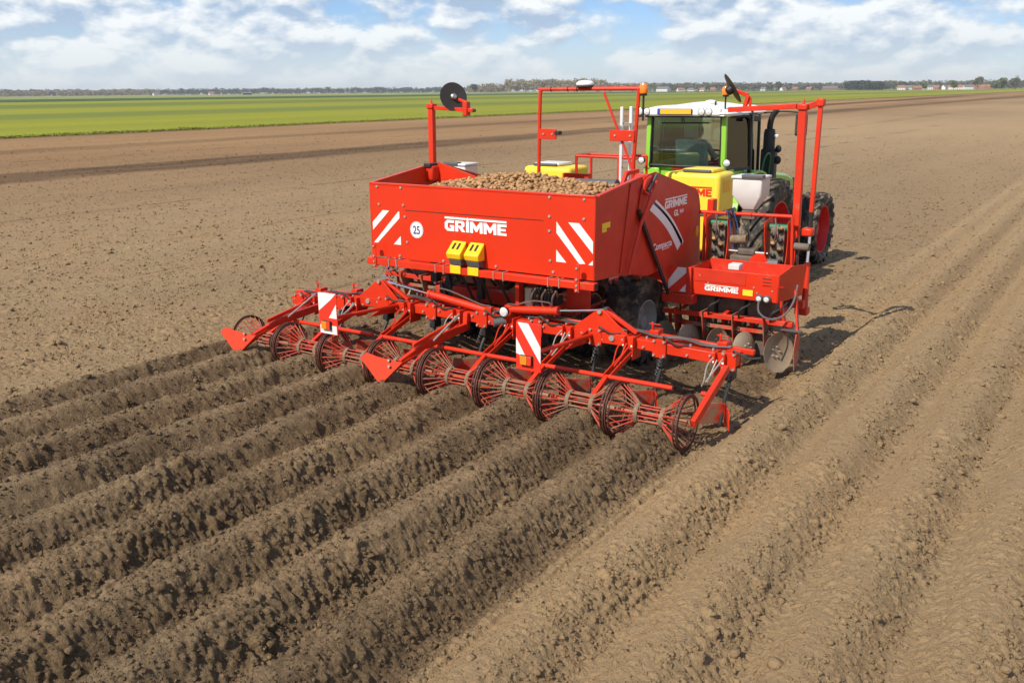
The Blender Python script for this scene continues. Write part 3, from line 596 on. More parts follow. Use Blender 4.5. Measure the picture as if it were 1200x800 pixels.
# --- side shields with the type name
sh = [(1.98, 2.325), (2.18, 2.345), (3.40, 2.045), (3.50, 1.96), (3.56, 1.80), (3.62, 1.02), (2.80, .87), (2.58, .88), (1.76, 1.92), (1.84, 2.18)]
shields = {}
for s in (-1, 1):
    o = build(MB().plate(sh, s*1.560, s*.008), 'side_shield', REDD, PL, bevel=.003); shields[s] = o
    build(MB().beam((s*1.585, 1.745, 1.95), (s*1.585, 2.62, .85), .022, .05), 'edge_profile', BLACK, o, bevel=.003)
    build(MB().beam((s*1.585, 2.19, 2.30), (s*1.585, 1.97, 2.13), .022, .06), 'edge_profile', DGREY, o, bevel=.003)
    build(MB().box(s*1.50-.07, s*1.50+.07, 1.88, 2.08, 2.12, 2.325), 'corner_cap', RED, o, bevel=.03)
    build(MB().path([(s*1.60, 2.14, 2.24), (s*1.615, 1.94, 2.04), (s*1.615, 1.73, 1.78), (s*1.61, 1.59, 1.50), (s*1.60, 1.50, 1.27)], .020, 8), 'red_hose', RED, o)
    build(MB().path([(s*1.585, 2.02, 2.30), (s*1.60, 1.86, 2.26), (s*1.60, 1.84, 2.16), (s*1.60, 1.98, 2.10)], .016, 8), 'cable_loop', RED, o)
S1 = shields[1]; xs = 1.5695
def curve_poly(a, c, w0, w1, bulge, n=10):
    L_, R_ = [], []
    for i in range(n+1):
        t = i/n; y = a[0]+(c[0]-a[0])*t+bulge*math.sin(math.pi*t); z = a[1]+(c[1]-a[1])*t+bulge*.75*math.sin(math.pi*t); w = w0+(w1-w0)*t
        L_.append((y-w*.5, z-w*.35)); R_.append((y+w*.5, z+w*.35))
    return L_, R_
for off, w0, w1, m in ((-.045, .06, .095, WHITE), (.018, .02, .022, NAVY), (.05, .022, .032, WHITE)):
    L_, R_ = curve_poly((2.15+off, 1.98+off*.6), (2.99+off*.9, 1.40+off*.2), w0*1.6, w1*1.5, .045)
    b = MB()
    for i in range(len(L_)-1): b.prism([(xs, *L_[i]), (xs, *R_[i]), (xs, *R_[i+1]), (xs, *L_[i+1])], (.0015, 0, 0))
    build(b, 'swoosh_stripe', m, S1, smooth=0)
logo(S1, (xs, 2.47, 1.885), '+x', .125, sx=1.25)
text('type_lettering', 'GL', .10, WHITE, S1, (xs, 2.74, 1.775), '+x', bold=.003, sx=1.1)
text('type_number', '860', .062, WHITE, S1, (xs, 2.91, 1.795), '+x', bold=.001, sx=1.2)
text('name_lettering', 'Compacta', .115, WHITE, S1, (xs, 2.17, 1.43), '+x', bold=.0015, sx=1.12)
build(MB().box(xs, xs+.0015, 2.43, 2.64, 1.408, 1.416), 'underline', WHITE, S1, smooth=0)
build(MB().ball((1.572, 3.47, 1.50), (.012, .045, .075), 10, 6), 'side_reflector', YELS, S1)

# --- heap is loaded later; conveyor roller, rails, hoop and ladder in front of the hopper
build(MB().tube((-.05, 2.62, 2.085), (.86, 2.62, 2.105), .085, 20), 'conveyor_roller', DGREY, PL)
b = MB().beam((.90, 2.50, 1.9), (.93, 2.72, 2.26), .05, .05); b.beam((.93, 2.72, 2.26), (1.0, 2.9, 2.28), .05, .05); build(b, 'roller_bracket', RED, PL, bevel=.005)
hoop = build(MB().path([(-.83, 3.5, 1.55), (-.82, 3.5, 2.4), (-.80, 3.5, 3.19), (-.775, 3.5, 3.25), (-.70, 3.5, 3.262), (.60, 3.5, 3.262), (.665, 3.5, 3.25), (.685, 3.5, 3.19), (.64, 3.5, 2.4), (.60, 3.5, 1.55)], .026, 8, 2), 'guard_hoop', RED, PL)
for x0, x1 in ((-.80, -.52), (.30, .66)):
    b_ = build(MB().box(x0, x1, 3.455, 3.475, 2.60, 2.74), 'lamp_plate', RED, hoop, bevel=.004)
    build(MB().bolts([(x0+.08, 3.455, 2.67), (x1-.06, 3.455, 2.67)], (0, -1, 0), .014, .012), 'bolt', ZINC, b_)
build(MB().box(-.53, -.45, 3.42, 3.50, 2.665, 2.715), 'work_lamp', BLACK, hoop, bevel=.008)
build(MB().beam((.18, 3.5, 3.22), (.62, 3.5, 2.25), .016, .03), 'hoop_brace', REDD, hoop)
dome = build(MB().lathe((-.10, 3.5, 3.285), (0, 0, 1), [(.0, .0), (.105, .0), (.12, .012), (.12, .032)], 24), 'satellite_receiver', DGREY, hoop)
build(MB().lathe((-.10, 3.5, 3.317), (0, 0, 1), [(.12, 0), (.115, .025), (.08, .048), (.0, .058)], 24), 'receiver_cap', WHITE, dome)
for x in (-.62, -.36, -.22): build(MB().torus((x, 3.5, 3.262), (1, 0, 0), .029, .006, 12, 5), 'cable_tie', BLACK, hoop)
def beacon(parent, x, y, z0, z1, r=.055):
    b = build(MB().tube((x, y, z0), (x, y, z1), .014, 8), 'beacon_stalk', BLACK, parent)
    build(MB().lathe((x, y, z1), (0, 0, 1), [(0, 0), (r*.75, 0), (r*.85, .03), (0, .03)], 16), 'beacon_base', BLACK, b)
    build(MB().lathe((x, y, z1+.03), (0, 0, 1), [(r*.9, 0), (r, .015), (r*.96, .10), (r*.7, .125), (0, .13)], 18), 'beacon_lens', AMBER, b)
beacon(PL, .745, 3.52, 2.86, 3.17)
build(MB().beam((.66, 3.5, 2.92), (.76, 3.52, 2.92), .03, .03), 'beacon_bracket', BLACK, PL)
lad = build(MB().box(.085, .125, 4.16, 4.20, .75, 3.02), 'ladder', ALU, PL, bevel=.004)
build(MB().box(.085, .125, 4.44, 4.48, .75, 3.02), 'ladder_rail', ALU, lad, bevel=.004)
for k in range(8): build(MB().box(.088, .122, 4.20, 4.44, .95+k*.26, .98+k*.26), 'rung', ALU, lad)
build(MB().bolts([(.125, 4.18, z) for z in (1.9, 2.2, 2.5, 2.8)], (1, 0, 0), .013, .003), 'hole_plug', BLACK, lad)
rl = MB()
for a, c in (((-.62, 4.2, 2.335), (.34, 4.2, 2.33)), ((-.62, 4.2, 2.335), (-.62, 4.2, 1.9)), ((-.38, 4.2, 2.335), (-.38, 4.2, 1.9)), ((.30, 4.2, 2.33), (.30, 4.2, 1.9)), ((.06, 4.2, 2.33), (.06, 4.2, 1.6)),
             ((-.62, 4.2, 2.335), (-.62, 4.6, 2.335)), ((-.62, 4.6, 2.335), (.3, 4.6, 2.335)), ((.30, 4.6, 2.335), (.30, 4.6, 1.9))): rl.tube(a, c, .020, 8)
build(rl, 'platform_rail', RED, PL)
build(MB().box(-.75, -.32, 4.02, 4.10, 1.98, 2.10), 'rail_bracket', RED, PL, bevel=.006)
build(MB().box(-.85, .85, 4.0, 4.75, 1.50, 1.54), 'platform', DGREY, PL, bevel=.004)

# --- chassis below the hopper
fr = MB()
for x in (-.55, .55): fr.box(x-.07, x+.07, 1.5, 5.4, .70, .86)
fr.box(-1.5, 1.5, 3.86, 4.00, .68, .86); fr.box(-.9, .9, 1.55, 1.70, .70, .86); fr.beam((-.55, 5.35, .78), (-.08, 6.3, .60), .12, .14); fr.beam((.55, 5.35, .78), (.08, 6.3, .60), .12, .14)
fr.box(-.14, .14, 6.2, 6.5, .52, .66)
chas = build(fr, 'chassis', REDD, PL, bevel=.01)
for s in (-1, 1):
    build(MB().box(s*1.0-.05, s*1.0+.05, 1.30, 1.40, .95, 1.26), 'hopper_support', BLACK, chas, bevel=.006); build(MB().box(s*.3-.04, s*.3+.04, 1.30, 1.38, .80, 1.27), 'hopper_support', BLACK, chas, bevel=.006)  # supports coloured black to stand in for the hopper's shadow
    build(MB().beam((s*1.46, 1.95, 1.22), (s*1.15, 2.75, .95), .08, .10), 'hopper_strut', REDM, chas, bevel=.006)
build(MB().box(.42, .47, 1.0, 1.10, .84, 1.14), 'valve_plate', RED, chas, bevel=.004)
build(MB().box(.95, 1.25, 1.25, 1.28, .86, 1.14), 'valve_shield', REDD, chas, bevel=.004)
build(MB().tube((.60, 1.02, .90), (.60, 1.02, 1.10), .055, 16), 'oil_filter', STEEL, chas)
vb = build(MB().box(.70, .95, 1.05, 1.18, .92, 1.02), 'valve_block', BLACK, chas, bevel=.006)
for k in range(7):
    x = .68+k*.045; build(MB().path([(x, 1.05, 1.03), (x+.01, 1.0, 1.10+.02*(k % 3)), (x-.03, .98, .98), (x-.02+.04*(k % 2), 1.02, .80)], .011, 6), 'hose', HOSE if k % 3 else STEEL, vb)
for k, (x, h) in enumerate(((-.75, .2), (-.5, .32), (-.2, .16), (.15, .3))):
    build(MB().path([(x, 1.5, .95), (x+.05, 1.3, .95+h), (x+.25, 1.25, .92+h*.6), (x+.3, 1.4, .74)], .018, 7), 'hose', HOSE, chas)
build(MB().beam((-.85, 1.75, .95), (-.15, 1.55, .97), .10, .10), 'link_arm', REDM, chas, bevel=.008); build(MB().beam((-.1, 1.65, .80), (.42, 1.45, 1.10), .05, .14), 'link_arm', REDM, chas, bevel=.008)

# --- running wheels
def tyre_mesh(name, Rr, w, rim_r, lugs, lug_h, m, lug_w=.05, angle=.55, round_=.75):
    b = MB(); hw = w/2; prof = []
    for i in range(13):
        t = -1+2*i/12; e = abs(t)**3
        prof.append((Rr-lug_h-(Rr-lug_h-rim_r)*(.10*t*t+.0), t*hw) if abs(t) < .84 else (Rr-lug_h-(Rr-lug_h-rim_r)*(.10+.25*(abs(t)-.84)/.16), t*hw))
    prof = [(rim_r, -hw*.80), (rim_r+(Rr-rim_r)*.35, -hw*1.04)]+prof+[(rim_r+(Rr-rim_r)*.35, hw*1.04), (rim_r, hw*.80)]
    b.lathe((0, 0, 0), (1, 0, 0), prof, 48)
    for side_ in (-1, 1):
        for i in range(lugs):
            t0 = 2*math.pi*(i+(.5 if side_ > 0 else 0))/lugs; vs = []
            for u, tt in ((.02, 0), (.55, angle*.6), (1.0, angle)):
                a = t0+tt*(2*math.pi/lugs)*2.2; x = side_*hw*u; rb = Rr-lug_h*1.4-(.06*Rr*u*u*round_); rt_ = Rr-(.05*Rr*u*u*round_)
                da = lug_w/2/Rr
                for r_, a_ in ((rb-.02, a-da*1.3), (rb-.02, a+da*1.3), (rt_, a+da), (rt_, a-da)): vs.append((x, r_*math.sin(a_), r_*math.cos(a_)))
            # shoulder block running a little down the flank
            a = t0+angle*(2*math.pi/lugs)*2.2; da = lug_w/2/Rr
            for r_, a_ in ((Rr-.26*(Rr-rim_r)-.06, a-da), (Rr-.26*(Rr-rim_r)-.06, a+da), (Rr-.26*(Rr-rim_r), a+da), (Rr-.26*(Rr-rim_r), a-da)): vs.append((side_*hw*1.05, r_*math.sin(a_), r_*math.cos(a_)))
            fs = []
            for k in range(3):
                for q_ in range(4): fs.append((k*4+q_, k*4+(q_+1) % 4, k*4+4+(q_+1) % 4, k*4+4+q_))
            fs += [(0, 1, 2, 3), (15, 14, 13, 12)]; b.add(vs, fs)
    return b.mesh(name, m, 30)
def rim_mesh(name, rr, w, m, dish):
    b = MB(); hw = w*.40
    b.lathe((0, 0, 0), (1, 0, 0), [(rr+.012, -hw), (rr-.02, -hw), (rr-.035, -hw*.6), (rr-.06, -hw*.3), (rr-.06, hw*.2), (rr-.03, hw*.7), (rr-.02, hw), (rr+.012, hw)], 40)
    b.lathe((0, 0, 0), (1, 0, 0), [(rr-.055, dish), (rr*.72, dish-.02), (rr*.55, dish+.03), (rr*.28, dish+.04), (rr*.26, dish+.09), (0, dish+.09)], 32)
    for i in range(8): t = 2*math.pi*i/8; b.tube((dish+.03, rr*.42*math.cos(t), rr*.42*math.sin(t)), (dish+.065, rr*.42*math.cos(t), rr*.42*math.sin(t)), .018, 6)
    return b.mesh(name, m, 30)
TY = tyre_mesh('tyre', .56, .44, .28, 17, .040, RUBBERM); RM = rim_mesh('rim', .28, .44, RIMG, .05)
for x in (-1.22, -.47, .47, 1.22):
    w = link('wheel', TY, PL, (x, 2.44, .50)); r = link('rim', RM, w)
    if x < 0: r.rotation_euler.z = math.pi
build(MB().tube((-1.2, 2.44, .465), (1.2, 2.44, .465), .05, 12), 'axle', REDD, PL)
for x in (-1.5, 0, .85): build(MB().box(x-.04, x+.04, 2.0, 2.9, .60, .72), 'axle_arm', REDD, PL, bevel=.008)

# --- rear tool bar
def zb(x): return .69 if abs(x) <= 1.5 else (.69-(x-1.5)*.030 if x > 0 else .69-(-x-1.5)*.085)
YB = .95
tb = build(MB().beam((-1.52, YB, .685), (1.52, YB, .685), .11, .11), 'tool_bar', RED, PL, bevel=.006)
for x0, x1 in ((1.56, 3.10), (-3.12, -1.56)): build(MB().beam((x0, YB, zb(x0)), (x1, YB, zb(x1)), .11, .11), 'wing_bar', RED, tb, bevel=.006)
for x0, x1 in ((-1.5, 1.5), (1.5, 3.22), (-3.2, -1.5)): build(MB().beam((x0, YB+.13, zb(x0)+.075), (x1, YB+.13, zb(x1)+.075), .06, .05), 'front_rail', RED, tb, bevel=.005)
bo = MB()
for i in range(26):
    x = -3.05+i*.245; bo.tube((x, YB-.056, zb(x)+.02*(-1)**i), (x, YB-.074, zb(x)+.02*(-1)**i), .013, 6); bo.tube((x, YB+.02, zb(x)+.056), (x, YB+.02, zb(x)+.078), .013, 6)
build(bo, 'bolt', ZINC, tb)
for s in (-1, 1):                       # folding knuckles
    x = s*1.56; b = MB()
    for dy in (-.045, .085):
        b.prism([(x-.34, YB+dy, .74), (x-.02, YB+dy, .985), (x+.05, YB+dy, .985), (x+.36 if s > 0 else x+.34, YB+dy, .735)], (0, .014, 0))
    kn = build(b, 'folding_knuckle', RED, tb, bevel=.003)
    b = MB(); b.prism([(x-.40, YB-.07, .63), (x-.40, YB-.07, .745), (x+.40, YB-.07, .745), (x+.40, YB-.07, .63)], (0, .014, 0)); b.beam((x+.05, YB+.02, .97), (x+.42, YB+.02, .77), .05, .035); build(b, 'knuckle_base', RED, kn, bevel=.003)
    build(MB().tube((x+.01, YB-.07, .965), (x+.01, YB+.12, .965), .024, 12).tube((x+.17*s, YB-.085, .70), (x+.17*s, YB-.06, .70), .032, 12), 'pin', ZINC, kn)
    c0, c1, c2 = ((s*.38, YB+.02, .80+(.03 if s > 0 else -.01)), (s*.98, YB+.02, .885 if s > 0 else .865), (s*1.55, YB+.02, .965))
    if s < 0: c0 = (.06, YB+.02, .775); c1 = (-.78, YB+.02, .875)
    cy = build(MB().tube(c0, c1, .045, 14), 'hydraulic_cylinder', RED, tb)
    build(MB().tube(c1, c2, .016, 10), 'piston_rod', CHROME, cy)
    build(MB().tube(c1, V3(c1)+unit(V3(c2)-V3(c1))*.04, .052, 14), 'cylinder_gland', REDD, cy)
    build(MB().beam(V3(c0)+(-.02*s, 0, -.07), V3(c0)+(-.02*s, 0, .05), .09, .08), 'cylinder_clevis', RED, cy, bevel=.006)
    build(MB().path([V3(c1)+(-.06*s, -.02, .045), V3(c1)+(-.07*s, -.03, .09), V3(c1)+(-.3*s, -.03, .085), V3(c0)+(.1*s, -.03, .075), V3(c0)+(-.05*s, .0, .05), V3(c0)+(-.1*s, .05, -.08)], .009, 6), 'hose', STEEL, cy)
for x in (-2.75, -2.1, 2.15, 2.9):
    b = MB().box(x-.05, x+.05, YB+.07, YB+.20, zb(x)+.06, zb(x)+.14); b.tube((x-.03, YB+.1, zb(x)+.14), (x-.03, YB+.1, zb(x)+.22), .012, 8); b.tube((x-.07, YB+.1, zb(x)+.2), (x+.06, YB+.1, zb(x)+.2), .008, 6); build(b, 'adjuster_bracket', RED, tb, bevel=.004)
for k, (x0, x1, dz) in enumerate(((-3.0, -1.5, .10), (-1.6, -.1, .115), (-.2, 1.5, .10), (1.45, 3.0, .105))):     # hoses clipped along the bar
    P_ = [(x0+(x1-x0)*j/6, YB+.05+.012*(-1)**j, zb(x0+(x1-x0)*j/6)+dz-.02*(j % 2)) for j in range(7)]
    build(MB().path(P_, .011, 6), 'hose', HOSE, tb); build(MB().path([(a_, b_+.035, c_+.004) for a_, b_, c_ in P_], .009, 6), 'hose', HOSE, tb)
for x, s in ((-1.5, -1), (1.5, 1)): build(MB().path([(x-.1*s, YB+.03, .80), (x, YB-.02, .90), (x+.12*s, YB-.03, .84), (x+.2*s, YB, .76)], .012, 6), 'hose', HOSE, tb)
# clamps with a pair of plates for each trailing arm
furrows = [-3+.75*k for k in range(9)]
arm_x = [-2.68, -1.93, -1.05, -.30, .45, 1.20, 1.95, 2.95]
for k, x in enumerate(arm_x):
    z = zb(x); b = MB()
    for d in (-.05, .05): b.box(x+d-.006, x+d+.006, YB-.13, YB+.07, z-.17, z+.075)
    b.box(x-.06, x+.06, YB-.075, YB-.06, z-.07, z+.07)
    cl_ = build(b, 'arm_clamp', RED, tb, bevel=.002)
    build(MB().bolts([(x+d, YB-.12, z-.12+.1*e) for d in (-.05, .05) for e in (0, 1)], (-1, 0, 0), .016, .02), 'bolt', ZINC, cl_)
    b = MB()
    if k < 7:
        for d in (-.035, .035): b.beam((x+d, YB-.10, z-.10), (x+d-.0, .36, .44), .014, .06)
        b.beam((x, .37, .445), (x, .02, .29), .05, .05)
    else: b.beam((3.05, .78, .60), (3.05, -.02, .27), .055, .08)
    ar = build(b, 'trailing_arm', RED, PL, bevel=.004)
    rod = MB().tube((x+.03, YB-.09, z+.02), (x-.02, .55, .50), .009, 6); rod.tube((x-.03, YB-.10, z-.0), (x-.05, .66, .46), .008, 6)
    rod.path([(x-.06, YB-.12, z+.03), (x-.09, YB-.20, z-.04), (x-.07, YB-.32, z-.16), (x-.04, .50, .47)], .007, 5)
    build(rod, 'adjuster_rod', ZINC if k % 2 else RED, ar)
    if k < 8: build(MB().tube((x+.02, .36, .445), (min(x+.72, 3.02), .36, .445), .024, 10), 'cross_tube', RED, ar)
# hilling bodies in every furrow
for k, x in enumerate(furrows):
    z = zb(x); t = build(MB().path([(x+.03, YB+.02, z-.05), (x+.03, YB-.0, z-.20), (x+.03, YB-.10, z-.34), (x+.03, YB-.16, .18), (x+.03, YB-.22, .02)], .020, 8), 'tine_leg', BLACK, PL)
    build(MB().box(x-.01, x+.07, YB-.06, YB+.08, z-.21, z-.055), 'tine_holder', BLACK, t, bevel=.01)
    b = MB()
    for yy in (YB-.078, YB+.066): b.box(x-.045, x+.105, yy, yy+.012, z-.10, z+.085)
    b.box(x-.045, x+.105, YB-.066, YB+.066, z+.062, z+.074); tc_ = build(b, 'tine_clamp', RED, t, bevel=.002)
    build(MB().bolts([(x+dx, YB-.078, z+dz) for dx in (-.025, .085) for dz in (-.075, .075)], (0, -1, 0), .014, .018), 'bolt', ZINC, tc_)
    build(MB().path([(x+.06, YB-.02, z+.08), (x+.10, YB-.10, z+.12+.02*(k % 2)), (x+.22, YB-.08, z+.06), (x+.34, YB-.03, z+.07)], .010, 6), 'hose', HOSE, t)
    sp_ = [(x+.075+.016*math.cos(j*1.05), YB-.10+.016*math.sin(j*1.05)-.0035*j, z-.06-.0052*j) for j in range(36)]
    build(MB().path(sp_, .0045, 4, 1), 'coil_spring', DGREY, t)
    b = MB(); y0 = YB-.22
    b.prism([(x+.03, y0+.06, .02), (x+.03, y0+.03, .25), (x-.13, y0-.20, .28), (x-.15, y0-.22, .07)], (.010, -.006, 0)); build(b, 'ridging_wing', REDM, t, bevel=.003)
    b = MB(); b.prism([(x+.045, y0+.06, .02), (x+.045, y0+.03, .25), (x+.18, y0-.20, .26), (x+.20, y0-.22, .06)], (.010, .006, 0)); build(b, 'ridging_wing', RED, t, bevel=.003)

# --- cage rollers
def cage():
    b = MB(); n = 22
    for s in (-1, 1):
        for i in range(n):
            t = 2*math.pi*(i+.25*s)/n; c, q_ = math.cos(t), math.sin(t)
            b.tube((s*.335, .262*c, .262*q_), (s*.135, .088*c, .088*q_), .0068, 5)
    for i in range(12):
        t = 2*math.pi*i/12; c, q_ = math.cos(t), math.sin(t); b.tube((-.15, .088*c, .088*q_), (.15, .088*c, .088*q_), .0075, 5)
    bars = b.mesh('cage_bars', REDM, 40)
    ring = MB().lathe((0, 0, 0), (1, 0, 0), [(.236, -.004), (.270, -.004), (.272, .010), (.266, .010), (.264, .002), (.236, .002)], 40, True).mesh('end_ring', RUST, 30)
    wire = MB().torus((0, 0, 0), (1, 0, 0), .262, .0075, 36, 6).mesh('wire_ring', RUST, 60)
    col = MB().lathe((0, 0, 0), (1, 0, 0), [(.070, -.018), (.100, -.022), (.108, 0), (.100, .022), (.070, .018)], 20).mesh('hub_collar', MUD, 50)
    ax = MB().tube((-.36, 0, 0), (.36, 0, 0), .022, 10).mesh('axle', REDM, 40)
    return bars, ring, col, ax, wire
bars, ring, col, axm, wirem = cage()
ZR = .262
for k in range(8):
    x = -2.625+.75*k; c = link('cage_roller', bars, PL, (x, 0, ZR)); c.rotation_euler.x = random.Random(k).random()*6.28
    for s in (-1, 1):
        e_ = link('end_ring', ring, c); e_.location = (s*.366, 0, 0); e_.rotation_euler.z = math.pi*(s > 0); link('hub_collar', col, c).location = (s*.135, 0, 0); link('wire_ring', wirem, c).location = (s*.330, 0, 0)
    link('axle', axm, c)
# furrow shares behind the rollers
for x0, dz in ((-.43, 0), (-2.74, -.02)):
    y0 = -.43; b = MB(); P = [(x0-.26, y0, .435+dz), (x0-.20, y0+.05, .49+dz), (x0-.07, y0+.07, .46+dz), (x0+.24, y0+.12, .425+dz), (x0+.05, y0-.03, .185+dz)]
    b.prism(P, (.010, .012, -.006)); b.prism([P[3], P[4], (P[4][0]+.06, P[4][1]+.20, P[4][2]+.12), (P[3][0]+.05, P[3][1]+.18, P[3][2]+.05)], (.010, 0, 0))
    s_ = build(b, 'furrow_share', SHARE, PL, bevel=.003)
    build(MB().bolts([(x0+.10, y0+.078, .44+dz), (x0+.12, y0+.055, .38+dz)], (0, -1, .2), .016, .014), 'bolt', ZINC, s_)
    xa = x0+.22
    b = MB(); b.beam((xa, y0+.12, .42+dz), (xa+.01, .12, .53+dz), .05, .075); b.beam((xa+.01, .11, .52+dz), (xa+.03, YB-.06, .58+dz), .055, .09)
    sa = build(b, 'share_arm', RED if x0 > -1 else REDD, PL, bevel=.006)
    build(MB().beam((xa+.01, -.10, .56+dz), (xa+.03, .62, .68+dz), .03, .045), 'upper_link', RED, sa, bevel=.004)
    build(MB().beam((xa+.03, YB-.10, .54+dz), (xa+.03, YB-.08, .74+dz), .06, .06), 'arm_mount', RED, sa, bevel=.004)
    build(MB().tube((xa+.06, .20, .56+dz), (xa+.05, .70, .76+dz), .012, 8), 'spring_rod', ZINC, sa)
    if x0 < -2: build(MB().beam((xa-.30, YB-.04, .60), (xa-.33, .45, .42), .03, .06), 'side_strap', RED, sa, bevel=.004)
# warning boards on arms behind the bar
for s in (-1, 1):
    x = s*1.365; z = .80; o = build(MB().box(x-.145, x+.145, -.20, -.192, .555, 1.045), 'warning_board', REFR, PL, bevel=.002)
    W = lambda poly: [(x-.143+.286*u, -.2005, .725+.315*v) for u, v in poly]
    if s > 0: polys = [[(.06,1),(.50,1),(1,.28),(1,-.25)], [(0,.50),(0,-.02),(.40,-.10)]]
    else: polys = [[(.02,.30),(.02,.98),(.42,1),(.98,1),(.72,.78)], [(.98,.62),(.55,.08),(.98,.08)], [(.05,-.52),(.05,-.20),(.95,-.20),(.95,-.52)]]
    for poly in polys: build(MB().prism(W(poly), (0, -.002, 0)), 'reflective_stripe', REFL, o, smooth=0)
    lp = build(MB().box(x-.085, x+.055, -.232, -.203, .615, .715), 'tail_lamp', BLACK, o, bevel=.006); build(MB().box(x-.08, x-.0, -.238, -.2325, .62, .71), 'lamp_lens', AMBER, o, bevel=.004); build(MB().box(x+.004, x+.05, -.2375, -.2325, .62, .71), 'lamp_lens', REDL, o, bevel=.004)
    build(MB().tube((x+.10, -.19, .76), (x+.12, YB-.06, .70), .022, 10), 'board_arm', RED, o)
    b = MB(); b.prism([(x+.06, .42, .64), (x+.06, .92, .60), (x+.06, .92, .76)], (.012, 0, 0)); build(b, 'arm_gusset', RED, o)
# work lamp and camera on the bar
lh = build(MB().lathe((.40, .80, .835), (0, -1, 0), [(.0, -.05), (.045, -.045), (.062, 0), (.062, .012)], 20), 'work_lamp', BLACK, tb)
build(MB().lathe((.40, .79, .835), (0, -1, 0), [(.056, .0), (.045, .012), (0, .018)], 20), 'lamp_lens', LAMPW, lh)
build(MB().tube((.28, .76, .70), (.38, .86, .715), .048, 14), 'sensor_housing', DGREY, tb)

# --- wheel chocks in their bracket on the hopper (loose things)
for x, lab in ((-.195, 'left of the two yellow wheel chocks on the hopper rear'), (.055, 'right of the two yellow wheel chocks on the hopper rear')):
    t = thing('wheel_chock', (x, .74, 1.25), lab, 'wheel chock', 'yellow wheel chocks on the hopper')
    b = MB(); b.prism([(x-.10, YR-.012, 1.60), (x-.10, YR-.155, 1.47), (x-.10, YR-.13, 1.40), (x-.10, YR-.012, 1.40)], (.20, 0, 0)); bd = build(b, 'chock_body', YELC, t, bevel=.012)
    d = unit((0, -.143, -.13)); nn = V3((0, -.13, .143)); nn = nn/np.linalg.norm(nn)
    for dx in (-.035, .03):
        p = V3((x+dx, YR-.075, 1.545)); b = MB(); q0 = p-d*.045; q1 = p+d*.045
        b.prism([q0+V3((-.014, 0, 0))+nn*.001, q0+V3((.014, 0, 0))+nn*.001, q1+V3((.014, 0, 0))+nn*.001, q1+V3((-.014, 0, 0))+nn*.001], nn*.003); build(b, 'slot', BLACK, bd, smooth=0)
    build(MB().prism([(x-.085, YR-.012, 1.398), (x-.085, YR-.125, 1.398), (x-.085, YR-.095, 1.33), (x-.085, YR-.012, 1.33)], (.17, 0, 0)), 'bracket_band', DGREY, t, bevel=.006)
    build(MB().prism([(x-.075, YR-.112, 1.328), (x-.075, YR-.104, 1.328), (x-.075, YR-.104, 1.235), (x-.075, YR-.112, 1.235)], (.15, 0, 0)), 'chock_base', YELC, t, bevel=.003)

